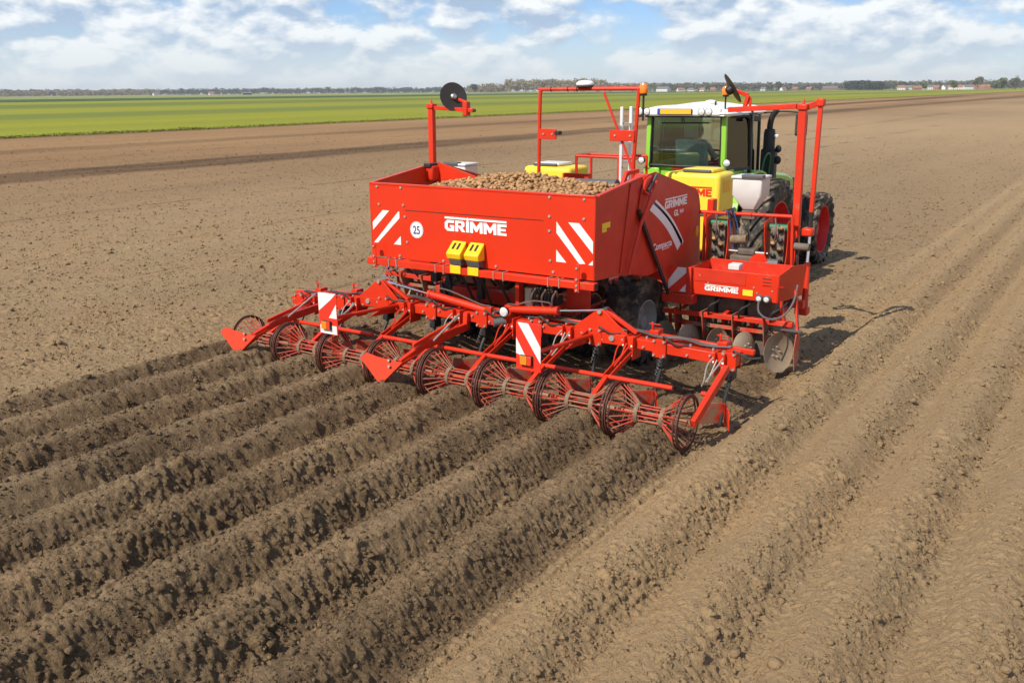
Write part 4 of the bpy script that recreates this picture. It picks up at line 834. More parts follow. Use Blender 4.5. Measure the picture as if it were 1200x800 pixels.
# --- outer planting unit (two cup belts, seed trough, openers and closing discs)
def outer_unit(s):
    """s = +1 right, -1 left; everything mirrored in x"""
    X_ = lambda x: s*x
    def bx(b, x0, x1, *r): return b.box(min(s*x0, s*x1), max(s*x0, s*x1), *r)
    b = MB(); bx(b, 1.86, 2.90, 2.700, 2.712, .865, 1.185)                                   # rear trough wall
    tr = build(b, 'seed_trough', RED, PL, bevel=.004)
    b = MB(); b.prism([(X_(2.90), 2.70, .865), (X_(2.90), 2.70, 1.185), (X_(3.02), 2.78, 1.30), (X_(3.03), 3.32, 1.24), (X_(3.0), 3.30, .86)], (s*.008, 0, 0)); build(b, 'trough_side', RED, tr, bevel=.003)
    b = MB(); bx(b, 1.86, 2.99, 3.24, 3.25, .95, 1.22); build(b, 'trough_front', REDD, tr, bevel=.003)
    b = MB(); bx(b, 1.80, 1.86, 2.64, 3.3, .80, 1.19); build(b, 'trough_end', REDD, tr, bevel=.004)
    b = MB(); b.prism([(X_(1.86), 2.712, 1.06), (X_(1.86), 3.24, .95), (X_(1.86), 3.24, .94), (X_(1.86), 2.712, 1.05)], (s*1.1, 0, 0)); build(b, 'trough_floor', REDD, tr)
    b = MB(); bx(b, 1.87, 2.52, 2.694, 2.699, 1.03, 1.18); build(b, 'access_flap', REDD, tr, bevel=.002)
    build(MB().bolts([(X_(x), 2.70, z) for x, z in ((1.95, 1.10), (2.06, 1.02), (2.18, 1.00), (2.40, .99), (2.62, 1.02), (2.66, .96), (2.84, 1.0))], (0, -1, 0), .010, .008), 'bolt', ZINC, tr)
    b = MB()
    for z in (1.13, 1.09, 1.05): bx(b, 2.72, 2.82, 2.697, 2.701, z, z+.008)
    build(b, 'vent_slot', BLACK, tr, smooth=0)
    if s > 0:
        logo(tr, (2.02, 2.696, .925), '-y', .078, sx=1.30)
        b = MB(); bx(b, 2.49, 2.61, 2.696, 2.7, .915, .985); build(b, 'warning_sticker', YELS, tr, smooth=0)
    # chevron board
    b = MB(); bx(b, 1.56, 1.855, 2.655, 2.668, .875, 1.185); cb = build(b, 'chevron_board', REFR, tr)
    for poly in ([(0,.05),(0,.42),(.42,1),(1,1),(1,.97)], [(.52,.0),(1,.0),(1,.55)]):
        b = MB(); b.prism([(X_(1.565+.285*u), 2.6545, .885+.295*v) for u, v in poly], (0, -.002, 0)); build(b, 'reflective_stripe', REFL, cb, smooth=0)
    b = MB(); bx(b, 1.50, 1.90, 2.62, 2.78, .74, .86); build(b, 'board_carrier', REDD, tr, bevel=.01)
    # rear lamps and cable
    for x in (2.70, 2.79):
        l = build(MB().lathe((X_(x), 2.69, .905), (0, -1, 0), [(.0, 0), (.045, 0), (.045, .03), (.035, .045), (0, .045)], 18), 'round_lamp', DGREY, tr)
        build(MB().lathe((X_(x), 2.645, .905), (0, -1, 0), [(.030, 0), (.02, .008), (0, .008)], 14), 'lamp_lens', LAMPW, tr)
    build(MB().path([(X_(2.70), 2.66, .88), (X_(2.73), 2.60, .76), (X_(2.86), 2.58, .70), (X_(3.0), 2.66, .74), (X_(3.06), 2.80, .88), (X_(3.05), 2.95, 1.05)], .012, 7), 'cable', DGREY, tr)
    # cup belts
    for x in (1.875, 2.625):
        xx = X_(x); b = MB()
        pr = [(3.44, 1.10), (3.42, 1.60), (3.50, 1.68), (3.62, 1.60), (3.64, 1.10)]
        b.prism([(xx-.085, y, z) for y, z in pr], (.17, 0, 0)); be = build(b, 'cup_belt', mat_belt, PL, bevel=.006)
        for r_, dx in enumerate((-.042, .042)):
            for j in range(4):
                z = 1.16+.125*j+.06*r_; c = MB().lathe((xx+dx, 3.425-.02, z), (0, -.5, .85), [(.0, -.025), (.022, -.02), (.036, .012), (.036, .02), (.028, .015), (0, -.008)], 12); build(c, 'seed_cup', BLACK, be)
                if (j+r_) % 2 == 0: build(MB().ball((xx+dx, 3.405, z+.03), (.032, .028, .024), 8, 6), 'seed_potato', POT, be)
        for d in (-.135, .135):
            b = MB(); q_ = [(3.34, 1.02), (3.40, 1.36), (3.34, 1.52), (3.33, 1.70), (3.62, 1.74), (3.66, 1.02)] if d*s < 0 else [(3.30, 1.02), (3.38, 1.30), (3.40, 1.50), (3.36, 1.70), (3.62, 1.74), (3.66, 1.02)]
            b.prism([(xx+d-.005, y, z) for y, z in q_], (.010, 0, 0)); build(b, 'belt_cheek', RED, be, bevel=.002)
        build(MB().tube((xx-.14, 3.50, 1.62), (xx+.14, 3.50, 1.62), .05, 14), 'upper_roller', mat_green_roller, be)
        build(MB().path([(xx-.02, 3.36, 1.75), (xx, 3.36, 1.6), (xx-.03, 3.40, 1.42)], .008, 6), 'agitator_wire', STEEL, be)
    b = MB(); b.tube((X_(1.62), 3.40, 1.76), (X_(2.80), 3.40, 1.775), .022, 10); b.beam((X_(2.80), 3.40, 1.77), (X_(2.83), 3.40, 1.15), .03, .04); b.beam((X_(1.70), 3.40, 1.76), (X_(1.70), 3.4, 1.1), .03, .04)
    yk = build(b, 'belt_frame', RED, PL, bevel=.003)
    b = MB()
    for x in (1.98, 2.30, 2.46): b.torus((X_(x), 3.40, 1.767), (1, 0, 0), .028, .006, 12, 5)
    build(b, 'frame_clamp', REDD, yk)
    b = MB(); bx(b, 2.06, 2.40, 3.36, 3.62, 1.02, 1.26); bx(b, 2.14, 2.36, 3.40, 3.56, 1.26, 1.34); dv = build(b, 'drive_housing', mat_drive, PL, bevel=.02)
    build(MB().tube((X_(2.05), 3.42, 1.44), (X_(2.25), 3.42, 1.46), .055, 16), 'drive_motor', MUD, dv)
    build(MB().tube((X_(2.84), 3.42, 1.42), (X_(3.02), 3.42, 1.42), .045, 16), 'drive_motor', mat_drive, dv)
    build(MB().tube((X_(2.56), 3.30, 1.21), (X_(2.70), 3.30, 1.21), .055, 14), 'gear_knob', DGREY, dv)
    for k in range(4): build(MB().path([(X_(2.02+.03*k), 3.50, 1.70), (X_(2.00+.03*k), 3.36, 1.80-.02*(k % 2)), (X_(2.03+.03*k), 3.42, 1.62), (X_(2.06+.03*k), 3.46, 1.30)], .010, 6), 'hose', HOSE if k % 3 else mat_bluehose, dv)
    b = MB(); b.tube((X_(2.0), 3.44, 1.30), (X_(2.52), 3.44, 1.30), .018, 10); build(b, 'drive_shaft', STEEL, dv)
    b = MB(); bx(b, 2.20, 2.34, 2.95, 3.1, 1.15, 1.22); build(b, 'sensor_box', GREYP, dv, bevel=.01)
    b = MB(); b.prism([(X_(2.36), 3.25, 1.20), (X_(2.36), 3.25, 1.26), (X_(2.43), 3.25, 1.32), (X_(2.53), 3.25, 1.32), (X_(2.58), 3.25, 1.24), (X_(2.58), 3.25, 1.20)], (0, .03, 0)); build(b, 'guide_plate', RED, dv, bevel=.003)
    # granule bin above the unit
    b = MB(); x0, x1, y0, y1 = 2.03, 2.40, 3.40, 3.72
    vs = [(X_(x), y, z) for z, ins in ((2.19, 0), (1.99, .0), (1.80, .11)) for x, y in ((x0+ins, y0+ins), (x1-ins, y0+ins), (x1-ins, y1-ins), (x0+ins, y1-ins))]
    fs = [(0,1,2,3), (11,10,9,8)]+[(k*4+i, k*4+4+i, k*4+4+(i+1) % 4, k*4+(i+1) % 4) for k in range(2) for i in range(4)]
    if s < 0: fs = [f[::-1] for f in fs]
    b.add(vs, fs); gb = build(b, 'granule_bin', GREYP, PL, bevel=.02)
    b = MB(); bx(b, x0-.015, x1+.015, y0-.015, y1+.015, 2.19, 2.225); build(b, 'bin_lid', GREYP, gb, bevel=.012)
    b = MB(); bx(b, x0+.12, x1+.02, y0-.025, y0+.08, 2.20, 2.245); build(b, 'lid_handle', DGREY, gb, bevel=.01)
    b = MB(); bx(b, 2.13, 2.30, 3.50, 3.62, 1.68, 1.80); build(b, 'metering_housing', mat_drive, gb, bevel=.01)
    # opener frame, closing discs, end shield
    b = MB(); b.beam((X_(1.45), 2.78, .60), (X_(3.08), 2.78, .62), .07, .06); b.beam((X_(1.3), 3.45, .72), (X_(3.0), 3.45, .72), .10, .10)
    for x in (1.65, 2.25, 2.85): b.beam((X_(x), 3.45, .70), (X_(x), 2.78, .62), .05, .06)
    of = build(b, 'opener_frame', REDD, PL, bevel=.006)
    for x in (1.875, 2.25, 2.625):
        b = MB(); bx(b, x-.17, x+.17, 2.96, 3.34, .12, .85); build(b, 'dark_filler_box', mat_drive, of, bevel=.04)  # dark boxes added to fill and darken the space under the trough
    for x in (1.875, 2.625):
        b = MB(); b.prism([(X_(x)-.04, 3.05, .60), (X_(x)-.04, 3.35, .60), (X_(x)-.04, 3.30, -.02), (X_(x)-.04, 2.98, .02)], (.08, 0, 0)); build(b, 'furrow_opener', mat_drive, of, bevel=.01)
        b = MB(); b.beam((X_(x), 3.35, .5), (X_(x), 3.05, .88), .10, .20); build(b, 'seed_tube', BLACK, of, bevel=.02)
    build(MB().beam((X_(1.55), 2.86, .46), (X_(2.9), 2.86, .47), .05, .05), 'lower_bar', REDM, of, bevel=.005)
    for x in (1.62, 1.98, 2.36, 2.74):
        b = MB(); b.prism([(X_(x), 2.70, .66), (X_(x), 2.98, .66), (X_(x), 2.95, .36), (X_(x), 2.80, .30)], (s*.014, 0, 0)); build(b, 'disc_bracket', REDM, of, bevel=.003)
        build(MB().path([(X_(x+.05)+.018*math.cos(j*1.05), 2.82+.018*math.sin(j*1.05), .40+.006*j) for j in range(34)], .005, 4, 1), 'coil_spring', BLACK, of)
        build(MB().path([(X_(x+.08), 2.75, .62), (X_(x+.12), 2.66, .74), (X_(x+.2), 2.72, .80), (X_(x+.22), 2.9, .84)], .011, 6), 'hose', HOSE, of)
    build(MB().beam((X_(2.92), 2.78, .88), (X_(2.98), 2.80, .60), .03, .06), 'hanger', RED, of, bevel=.004)
    for x, ang, rr, m in ((2.20, .40, .19, DISC), (2.55, -.40, .19, DISC), (2.95, .48, .235, DISC), (1.85, -.40, .19, DISC), (1.50, .4, .19, DISC)):
        nrm = (s*math.cos(ang), -math.sin(abs(ang))*.95, .12); c = (X_(x), 2.70, .29)
        d = build(MB().lathe(c, nrm, [(0, -.045), (rr*.35, -.042), (rr*.75, -.025), (rr, .01), (rr, .014), (rr*.75, -.019), (rr*.35, -.036), (0, -.039)] if ang > 0 else [(0, .045), (rr*.35, .042), (rr*.75, .025), (rr, -.01), (rr, -.014), (rr*.75, .019), (rr*.35, .036), (0, .039)], 32), 'closing_disc', m, PL)
        hub = V3(c)+unit(nrm)*(.05 if ang < 0 else -.01); b = MB()
        A, B_ = frame(nrm)
        for i in range(5):
            t = 2*math.pi*i/5; p_ = V3(c)+(A*math.cos(t)+B_*math.sin(t))*rr*.26-unit(nrm)*(.036 if ang > 0 else -.045); b.tube(p_, p_+unit(nrm)*.022*(1 if ang > 0 else 1), .012, 6)
        build(b, 'disc_bolt', ZINC, d)
        build(MB().path([V3(c)+unit(nrm)*(-.05 if nrm[1] > 0 else -.05)+(0, .10, 0), V3(c)+(0, .20, .08), V3(c)+(0, .18, .30)], .022, 8), 'disc_arm', REDD, d)
    build(MB().box(min(X_(1.98), X_(2.30)), max(X_(1.98), X_(2.30)), 3.02, 3.2, .86, .96), 'gear_housing', mat_drive, PL, bevel=.02)
    b = MB(); b.prism([(X_(3.13), 2.74, .08), (X_(3.13), 2.68, .36), (X_(3.13), 2.74, .52), (X_(3.13), 2.86, .50), (X_(3.13), 2.90, .20)], (s*.012, 0, 0)); es = build(b, 'end_shield', REDM, PL, bevel=.004)
    build(MB().path([(X_(2.99), 2.80, .62), (X_(3.06), 2.70, .40), (X_(3.03), 2.60, .22)], .010, 6), 'disc_spring', BLACK, es)
    build(MB().beam((X_(3.05), 2.9, 1.0), (X_(3.14), 2.80, .45), .025, .05), 'shield_arm', REDD, es)
    b = MB(); bx(b, 2.95, 3.18, 2.74, 2.80, .545, .565); build(b, 'shield_hanger', STEEL, es)
    # marker post and folded arm
    yp = 3.60; b = MB(); b.beam((X_(2.80), yp, .85), (X_(2.775), yp, 3.00), .085, .085); po = build(b, 'marker_post', RED, PL, bevel=.006)
    build(MB().box(X_(2.775)-.06, X_(2.775)+.06, yp-.06, yp+.06, 3.00, 3.07), 'post_head', RED, po, bevel=.012)
    build(MB().tube((X_(2.775), yp, 3.06), (X_(2.775), yp, 3.13), .022, 10, .008), 'head_pin', RED, po)
    if s > 0:
        b = MB(); b.beam((2.70, yp, 3.045), (1.86, yp, 3.00), .06, .06); arm = build(b, 'marker_arm', RED, PL, bevel=.005)
        b = MB(); b.beam((2.06, yp, 3.02), (2.10, yp, 3.17), .045, .05); b.beam((2.10, yp, 3.17), (1.92, yp-.02, 3.235), .045, .045); b.beam((2.12, yp+.02, 3.03), (2.12, yp+.02, 3.15), .03, .03); build(b, 'disc_carrier', RED, arm, bevel=.006)
        c = (1.89, yp-.02, 3.245); nrm = (.70, .42, .50)
        d = build(MB().lathe(c, nrm, [(0, .0), (.19, .012), (.20, .02), (.19, .018), (0, .008)], 32), 'marker_disc', mat_disc, arm)
        build(MB().lathe(c, nrm, [(.055, 0), (.055, -.05), (.03, -.07), (0, -.07)], 16), 'disc_hub', BLACK, arm)
        build(MB().box(2.90, 2.99, yp+.06, yp+.16, 3.04, 3.13), 'arm_knuckle', RED, po, bevel=.012)
        b = MB(); b.beam((2.80, yp+.02, 3.03), (2.94, yp+.11, 3.09), .05, .07); build(b, 'knuckle_link', RED, po, bevel=.006)
        b = MB(); b.beam((2.945, yp+.11, 3.06), (2.93, yp+.11, 1.80), .05, .055); st = build(b, 'folded_arm', RED, PL, bevel=.005)
        build(MB().tube((2.93, yp+.11, 1.82), (2.93, yp+.11, 1.55), .028, 10), 'spring_sleeve', BLACK, st)
        build(MB().tube((2.93, yp+.11, 1.55), (2.94, yp+.05, 1.15), .020, 10), 'piston_rod', CHROME, st)
        build(MB().tube((2.94, yp+.05, 1.20), (2.97, yp-.02, .62), .040, 12), 'lift_cylinder', RED, st)
        build(MB().box(2.86, 2.99, yp-.02, yp+.12, 1.52, 1.62), 'pivot_block', RED, po, bevel=.02)
        build(MB().box(2.86, 3.02, yp-.08, yp+.06, .56, .66), 'cylinder_foot', REDD, st, bevel=.02)
        build(MB().path([(2.82, yp-.05, 1.5), (2.86, yp-.12, 1.30), (2.84, yp-.10, 1.05), (2.90, yp-.2, .9), (2.86, yp-.3, .72)], .022, 8), 'hose', HOSE, st)
        build(MB().ball((2.70, yp+.02, 1.50), (.12, .12, .15), 14, 10), 'fan_housing', REDC, po)
    else:
        b = MB(); b.beam((-2.72, yp, 3.01), (-2.0, yp, 2.975), .06, .055); arm = build(b, 'marker_arm', RED, PL, bevel=.005)
        build(MB().tube((-2.0, yp, 2.975), (-1.97, yp, 2.973), .02, 8), 'arm_end', BLACK, arm)
        b = MB(); b.box(-2.17, -2.09, yp-.05, yp+.05, 2.90, 3.10); b.beam((-2.13, yp, 3.09), (-2.28, yp+.02, 3.13), .04, .04); build(b, 'disc_carrier', RED, arm, bevel=.01)
        c = (-2.37, yp, 3.165); nrm = (.80, -.50, .22)
        build(MB().lathe(c, nrm, [(0, .0), (.20, .012), (.21, .02), (.20, .018), (0, .008)], 36), 'marker_disc', mat_disc, arm)
        build(MB().lathe(c, nrm, [(.045, 0), (.045, .045), (.025, .06), (0, .06)], 16), 'disc_hub', STEEL, arm)
    # fertiliser tank
    b = MB(); tx0, tx1, ty0, ty1, tz0, tz1 = .74, 1.55, 4.22, 4.80, 1.10, 2.16
    b.box(min(s*tx0, s*tx1), max(s*tx0, s*tx1), ty0, ty1, tz0, tz1); tk = build(b, 'fertiliser_tank', YEL, PL); mo = tk.modifiers.new('bevel', 'BEVEL'); mo.width = .06; mo.segments = 4
    b = MB(); bx(b, .98, 1.42, 4.30, 4.72, 2.16, 2.21); build(b, 'tank_lid', YEL if s > 0 else GREYP, tk, bevel=.02)
    b = MB(); bx(b, 1.0, 1.40, 4.26, 4.30, 2.165, 2.205); build(b, 'lid_latch', DGREY, tk, bevel=.01)
    if s > 0:
        b = MB(); bx(b, .70, 1.56, 4.205, 4.219, 1.60, 1.66); bx(b, 1.552, 1.566, 4.21, 4.80, 1.60, 1.66); build(b, 'tank_strap', DGREY, tk)
        logo(tk, (.86, 4.214, 1.86), '-y', .13, m=REFR, sx=1.1)
        text('tank_lettering', 'GRIMME', .06, REFR, tk, (1.5515, 4.40, 1.95), '+x', bold=.001)
        b = MB(); bx(b, 1.5515, 1.553, 4.36, 4.62, 1.90, 2.06); build(b, 'tank_label', ORNG, tk, smooth=0)
        b = MB(); bx(b, 1.566, 1.569, 4.42, 4.50, 1.605, 1.655); build(b, 'strap_badge', WHITE, tk)
        b = MB(); bx(b, 1.52, 1.60, 3.90, 4.05, 1.05, 1.86); build(b, 'tank_post', RED, PL, bevel=.008)
mat_belt = mat('cup_belt_rubber', (.16, .125, .09), .9, var=.3, dirt=SOILD, dirt_amt=.3)
mat_green_roller = mat('green_roller', (.03, .15, .07), .5)
mat_drive = mat('dusty_cast_steel', (.13, .10, .075), .75, var=.3, dirt=SOILD, dirt_amt=.3)
mat_bluehose = mat('blue_hose', (.05, .09, .22), .5)
mat_disc = mat('dark_disc_steel', (.055, .048, .042), .5, metal=.4, var=.2)
outer_unit(1); outer_unit(-1)

# ------------------------------------------------------------------ tractor
TR = thing('tractor', (0, 8.6, 0), 'lime green tractor with white cab roof and red wheel rims pulling the planter', 'tractor')
TYR = tyre_mesh('tyre', .93, .50, .55, 21, .055, RUBBER, .075, .6); RMR = rim_mesh('rim', .55, .50, RIMR, .02)
TYF = tyre_mesh('tyre', .70, .42, .45, 19, .045, RUBBER, .06, .6); RMF = rim_mesh('rim', .45, .42, RIMR, -.02)
for x, y, z, T, Rm in ((1.10, 7.65, .90, TYR, RMR), (-1.10, 7.65, .90, TYR, RMR), (1.12, 10.32, .66, TYF, RMF), (-1.12, 10.32, .66, TYF, RMF)):
    w = link('wheel', T, TR, (x, y, z)); r = link('rim', Rm, w)
    if x < 0: w.rotation_euler.z = math.pi
b = MB(); b.tube((-1.0, 7.65, .90), (1.0, 7.65, .90), .14, 16); b.box(-.30, .30, 6.75, 9.3, .55, 1.25); b.tube((-.95, 10.32, .66), (.95, 10.32, .66), .09, 12); b.box(-.25, .25, 9.2, 11.3, .6, 1.0)
build(b, 'transmission', BLACK, TR, bevel=.03)
b = MB(); b.prism([(-.36, 8.75, 1.0), (-.36, 8.75, 1.82), (-.36, 9.4, 1.78), (-.36, 10.9, 1.62), (-.36, 11.35, 1.5), (-.36, 11.45, 1.2), (-.36, 11.3, .85), (-.36, 9.2, .95)], (.72, 0, 0)); hood = build(b, 'hood', GREEN, TR, bevel=.05)
build(MB().box(-.34, .34, 11.40, 11.47, .9, 1.5), 'grille', BLACK, hood, bevel=.01)
# cab: floor plan narrower at the back and the front than at the doors
plan = [(.655, 6.66), (.80, 7.45), (.55, 8.55)]
def P(i, s, z, lean=0): x, y = plan[i]; return (s*(x-.02*(z-2.0)), y+lean*(z-2.0), z)
cab = build(MB().prism([(-.62, 6.66, 1.30), (.62, 6.66, 1.30), (.78, 7.45, 1.30), (.55, 8.6, 1.30), (-.55, 8.6, 1.30), (-.78, 7.45, 1.30)], (0, 0, .10)), 'cab_floor', DARKIN, TR)
for s in (-1, 1):
    build(MB().beam(P(0, s, 1.98), P(0, s, 2.88), .085, .075), 'rear_pillar', GREEN, cab, bevel=.015)
    build(MB().beam(P(0, s*.93, 2.0), P(0, s*.93, 2.86), .03, .05), 'pillar_seal', PLAST, cab)
    build(MB().beam(P(1, s, 1.40), P(1, s, 2.90), .06, .07), 'door_pillar', PLAST, cab, bevel=.012)
    build(MB().beam(P(2, s, 1.40), P(2, s, 2.88), .06, .06), 'front_pillar', PLAST, cab, bevel=.01)
    g0, g1_ = P(0, s, 2.02), P(1, s, 2.02); h0, h1 = P(0, s, 2.82), P(1, s, 2.84)
    b = MB(); b.prism([g0, g1_, h1, h0], (s*.006, 0, 0)); build(b, 'quarter_window', GLASS, cab, smooth=0)
    b = MB(); b.prism([P(1, s, 1.45), P(2, s, 1.45), P(2, s, 2.82), P(1, s, 2.84)], (s*.006, 0, 0)); build(b, 'door_window', GLASS, cab, smooth=0)
    b = MB(); b.path([V3(g0)+(s*.01, .06, .06), V3(h0)+(s*.01, .05, -.10), V3(h0)+(s*.01, .14, -.02), V3(h1)+(s*.01, -.22, -.02), V3(h1)+(s*.01, -.07, -.14), V3(g1_)+(s*.01, -.02, .10)], .022, 8, 4); build(b, 'window_seal', PLAST, cab)
    build(MB().beam(P(0, s, 1.99), P(1, s, 1.99), .05, .05), 'window_sill', PLAST, cab)
b = MB(); b.prism([(-.60, 6.65, 2.05), (.60, 6.65, 2.05), (.59, 6.66, 2.84), (-.59, 6.66, 2.84)], (0, .006, 0)); build(b, 'rear_window', GLASS, cab, smooth=0)
b = MB(); b.prism([(-.50, 8.55, 1.5), (.50, 8.55, 1.5), (.50, 8.55, 2.84), (-.50, 8.55, 2.84)], (0, .006, 0)); build(b, 'windscreen', GLASS, cab, smooth=0)
b = MB(); b.path([(-.59, 6.64, 2.86), (-.60, 6.63, 2.12), (-.53, 6.63, 2.05), (.53, 6.63, 2.05), (.60, 6.63, 2.12), (.59, 6.64, 2.86)], .016, 8, 3); build(b, 'window_seal', PLAST, cab)
b = MB(); b.tube((-.42, 6.63, 2.72), (.40, 6.62, 2.73), .010, 8); b.tube((-.1, 6.62, 2.86), (-.05, 6.62, 2.73), .008, 6); build(b, 'rear_wiper', PLAST, cab)
# roof with a rounded crown
def roof():
    nx, ny = 18, 20; vs = []; fs = []
    for j in range(ny+1):
        for i in range(nx+1):
            u = -1+2*i/nx; v = -1+2*j/ny; e = (1-abs(u)**6)*(1-abs(v)**6)
            wx = .80*(1-.10*max(0, -v)**3-.14*max(0, v)**3)
            z = 2.875+.125*max(e, 0)**.45+.05*max(0, 1-(u/.45)**2)*max(0, 1-((v-.1)/.8)**2)
            vs.append((u*wx, 7.45+v*1.0, z))
    for j in range(ny):
        for i in range(nx): a = j*(nx+1)+i; fs.append((a, a+1, a+nx+2, a+nx+1))
    b = MB(); b.add(vs, fs)
    m_ = len(vs); b.prism([(-.70, 6.47, 2.84), (.70, 6.47, 2.84), (.78, 7.3, 2.84), (.66, 8.42, 2.84), (-.66, 8.42, 2.84), (-.78, 7.3, 2.84)], (0, 0, .045)); return b
rf = build(roof(), 'cab_roof', ROOFW, TR, smooth=50)
build(MB().box(-.64, .64, 6.455, 6.60, 2.845, 2.955), 'roof_rear_panel', ROOFW, rf, bevel=.02)
build(MB().box(-.66, .66, 6.50, 6.66, 2.815, 2.846), 'roof_gutter', PLAST, rf, bevel=.006)
build(MB().ball((.22, 7.1, 3.035), (.10, .12, .045), 14, 8), 'antenna_dome', ROOFW, rf)
build(MB().tube((.38, 6.9, 2.99), (.38, 6.9, 3.06), .014, 8), 'antenna_stub', PLAST, rf)
pl = build(MB().box(-.36, .17, 6.42, 6.43, 2.868, 2.945), 'number_plate', ORNG, rf, bevel=.002)
build(MB().box(-.405, -.362, 6.42, 6.43, 2.868, 2.945), 'country_strip', BLUE, pl)
build(MB().box(-.415, .18, 6.43, 6.45, 2.86, 2.953), 'plate_holder', PLAST, pl, bevel=.004)
for x in (-.735, -.61, .33, .45):
    l = build(MB().lathe((x, 6.46, 2.905), (0, -1, 0), [(.0, -.04), (.05, -.03), (.062, .0), (.062, .012), (.054, .014)], 20), 'roof_lamp', PLAST, rf)
    build(MB().lathe((x, 6.448, 2.905), (0, -1, 0), [(.053, 0), (.04, .008), (0, .013)], 18), 'lamp_lens', LAMPW, rf)
# rear body below the window, fenders with lamps
build(MB().box(-.60, .60, 6.70, 7.0, 1.30, 2.02), 'rear_body', GREEN, TR, bevel=.03)
build(MB().box(-.22, .02, 6.655, 6.70, 1.985, 2.045), 'red_lamp', REDL, TR, bevel=.006)
for s in (-1, 1):
    pts = [(6.62, 1.42)]+[(7.65-1.06*math.cos(a), .92+1.02*math.sin(a)) for a in np.linspace(.42, 2.3, 12)]
    b = MB()
    for (y0, z0), (y1, z1) in zip(pts[:-1], pts[1:]): b.prism([(s*.45, y0, z0), (s*.45, y1, z1), (s*.45, y1, z1-.05), (s*.45, y0, z0-.05)], (s*.45, 0, 0))
    b.prism([(s*.45, 6.64, 1.40), (s*.45, 6.64, 2.0), (s*.45, 7.4, 2.02), (s*.45, 7.4, 1.4)], (s*.28, 0, 0))
    f = build(b, 'rear_fender', GREEN, TR, bevel=.012)
    build(MB().box(min(s*.50, s*.90), max(s*.50, s*.90), 6.60, 6.64, 1.80, 1.90), 'fender_lamp', REDL, f, bevel=.01)
    for k in range(3): build(MB().tube((s*(.56+.12*k), 6.60, 1.85), (s*(.56+.12*k), 6.595, 1.85), .022, 12), 'lamp_reflector', LAMPW, f)
    for k in range(2): build(MB().tube((s*(.60+.10*k), 6.64, 1.56), (s*(.60+.10*k), 6.615, 1.56), .042, 16), 'round_lamp', PLAST, f)
    build(MB().box(min(s*.46, s*.88), max(s*.46, s*.88), 6.60, 6.70, 1.30, 1.44), 'fender_lower_trim', GREYP, f, bevel=.01)
    build(MB().path([(s*.78, 7.95, 1.40), (s*.86, 8.0, 2.10), (s*.88, 8.25, 2.12), (s*.82, 8.3, 1.5)], .016, 8), 'grab_rail', DGREEN, TR)
    build(MB().box(min(s*.45, s*.80), max(s*.45, s*.80), 8.0, 8.5, .60, 1.30), 'fuel_tank' if s < 0 else 'step_box', BLACK, TR, bevel=.04)
    a = build(MB().path([(s*.60, 8.45, 2.84), (s*.95, 8.55, 2.87), (s*1.22, 8.62, 2.85)], .014, 8), 'mirror_arm', PLAST, TR)
    build(MB().box(s*1.25-.10, s*1.25+.10, 8.60, 8.68, 2.46, 2.82), 'mirror_housing', PLAST, a, bevel=.025)
    build(MB().box(s*1.25-.085, s*1.25+.085, 8.594, 8.599, 2.49, 2.79), 'mirror_glass', CHROME, a, smooth=0)
    wl_ = build(MB().path([(s*.64, 6.75, 2.12), (s*.73, 6.58, 2.10)], .018, 6, 1), 'work_lamp_arm', PLAST, TR)
    build(MB().lathe((s*.74, 6.57, 2.12), (.15*s, -1, 0), [(.0, -.06), (.05, -.05), (.062, 0), (.062, .01)], 18), 'lamp_housing', PLAST, wl_)
    build(MB().lathe((s*.74, 6.565, 2.12), (.15*s, -1, 0), [(.054, 0), (.04, .012), (0, .018)], 18), 'lamp_lens', LAMPW, wl_)
    build(MB().box(s*.93-.045, s*.93+.045, 7.28, 7.36, 2.74, 2.84), 'side_lamp', PLAST, TR, bevel=.012)
    build(MB().beam((s*.80, 7.32, 2.86), (s*.93, 7.32, 2.86), .03, .03), 'side_lamp_arm', PLAST, TR)
# exhaust on the right, intake pods
ex = build(MB().lathe((.74, 8.55, 1.55), (0, 0, 1), [(0, 0), (.085, 0), (.10, .05), (.10, .95), (.085, 1.02), (.05, 1.03)], 20), 'exhaust_silencer', PLAST, TR)
build(MB().path([(.74, 8.55, 2.50), (.74, 8.55, 2.66), (.78, 8.54, 2.80), (.86, 8.53, 2.90)], .052, 12), 'exhaust_pipe', BLACK, ex)
build(MB().box(.62, .88, 8.44, 8.66, 1.30, 2.25), 'exhaust_shield', PLAST, ex, bevel=.05)
for z, r_ in ((2.24, .055), (2.05, .06)): build(MB().ball((.92, 8.52, z), (r_, r_*.8, r_*1.2), 12, 8), 'intake_pod', PLAST, ex)
build(MB().beam((.84, 8.5, 2.46), (.92, 8.48, 2.46), .04, .05), 'reversing_lamp', LAMPW, ex, bevel=.01)
beacon(TR, .66, 6.60, 2.86, 3.13, .06)
# interior
b = MB(); b.box(-.36, .20, 7.15, 7.65, 1.78, 1.92); b.prism([(-.36, 7.10, 1.85), (-.36, 7.22, 1.85), (-.36, 7.12, 2.45), (-.36, 7.02, 2.45)], (.56, 0, 0))
seat = build(b, 'seat', SEATM, TR, bevel=.04); build(MB().box(-.25, .09, 7.2, 7.6, 1.40, 1.78), 'seat_base', DARKIN, seat, bevel=.03)
build(MB().prism([(-.20, 7.02, 2.47), (-.20, 7.10, 2.47), (-.20, 7.07, 2.70), (-.20, 7.00, 2.70)], (.24, 0, 0)), 'headrest', DARKIN, seat, bevel=.03)
build(MB().torus((-.08, 7.98, 2.12), (0, -.5, .86), .19, .016, 28, 8), 'steering_wheel', PLAST, TR)
b = MB(); b.box(-.28, .12, 8.10, 8.50, 1.40, 2.02); b.beam((-.08, 8.2, 1.9), (-.08, 8.0, 2.10), .06, .06); build(b, 'dashboard', DARKIN, TR, bevel=.03)
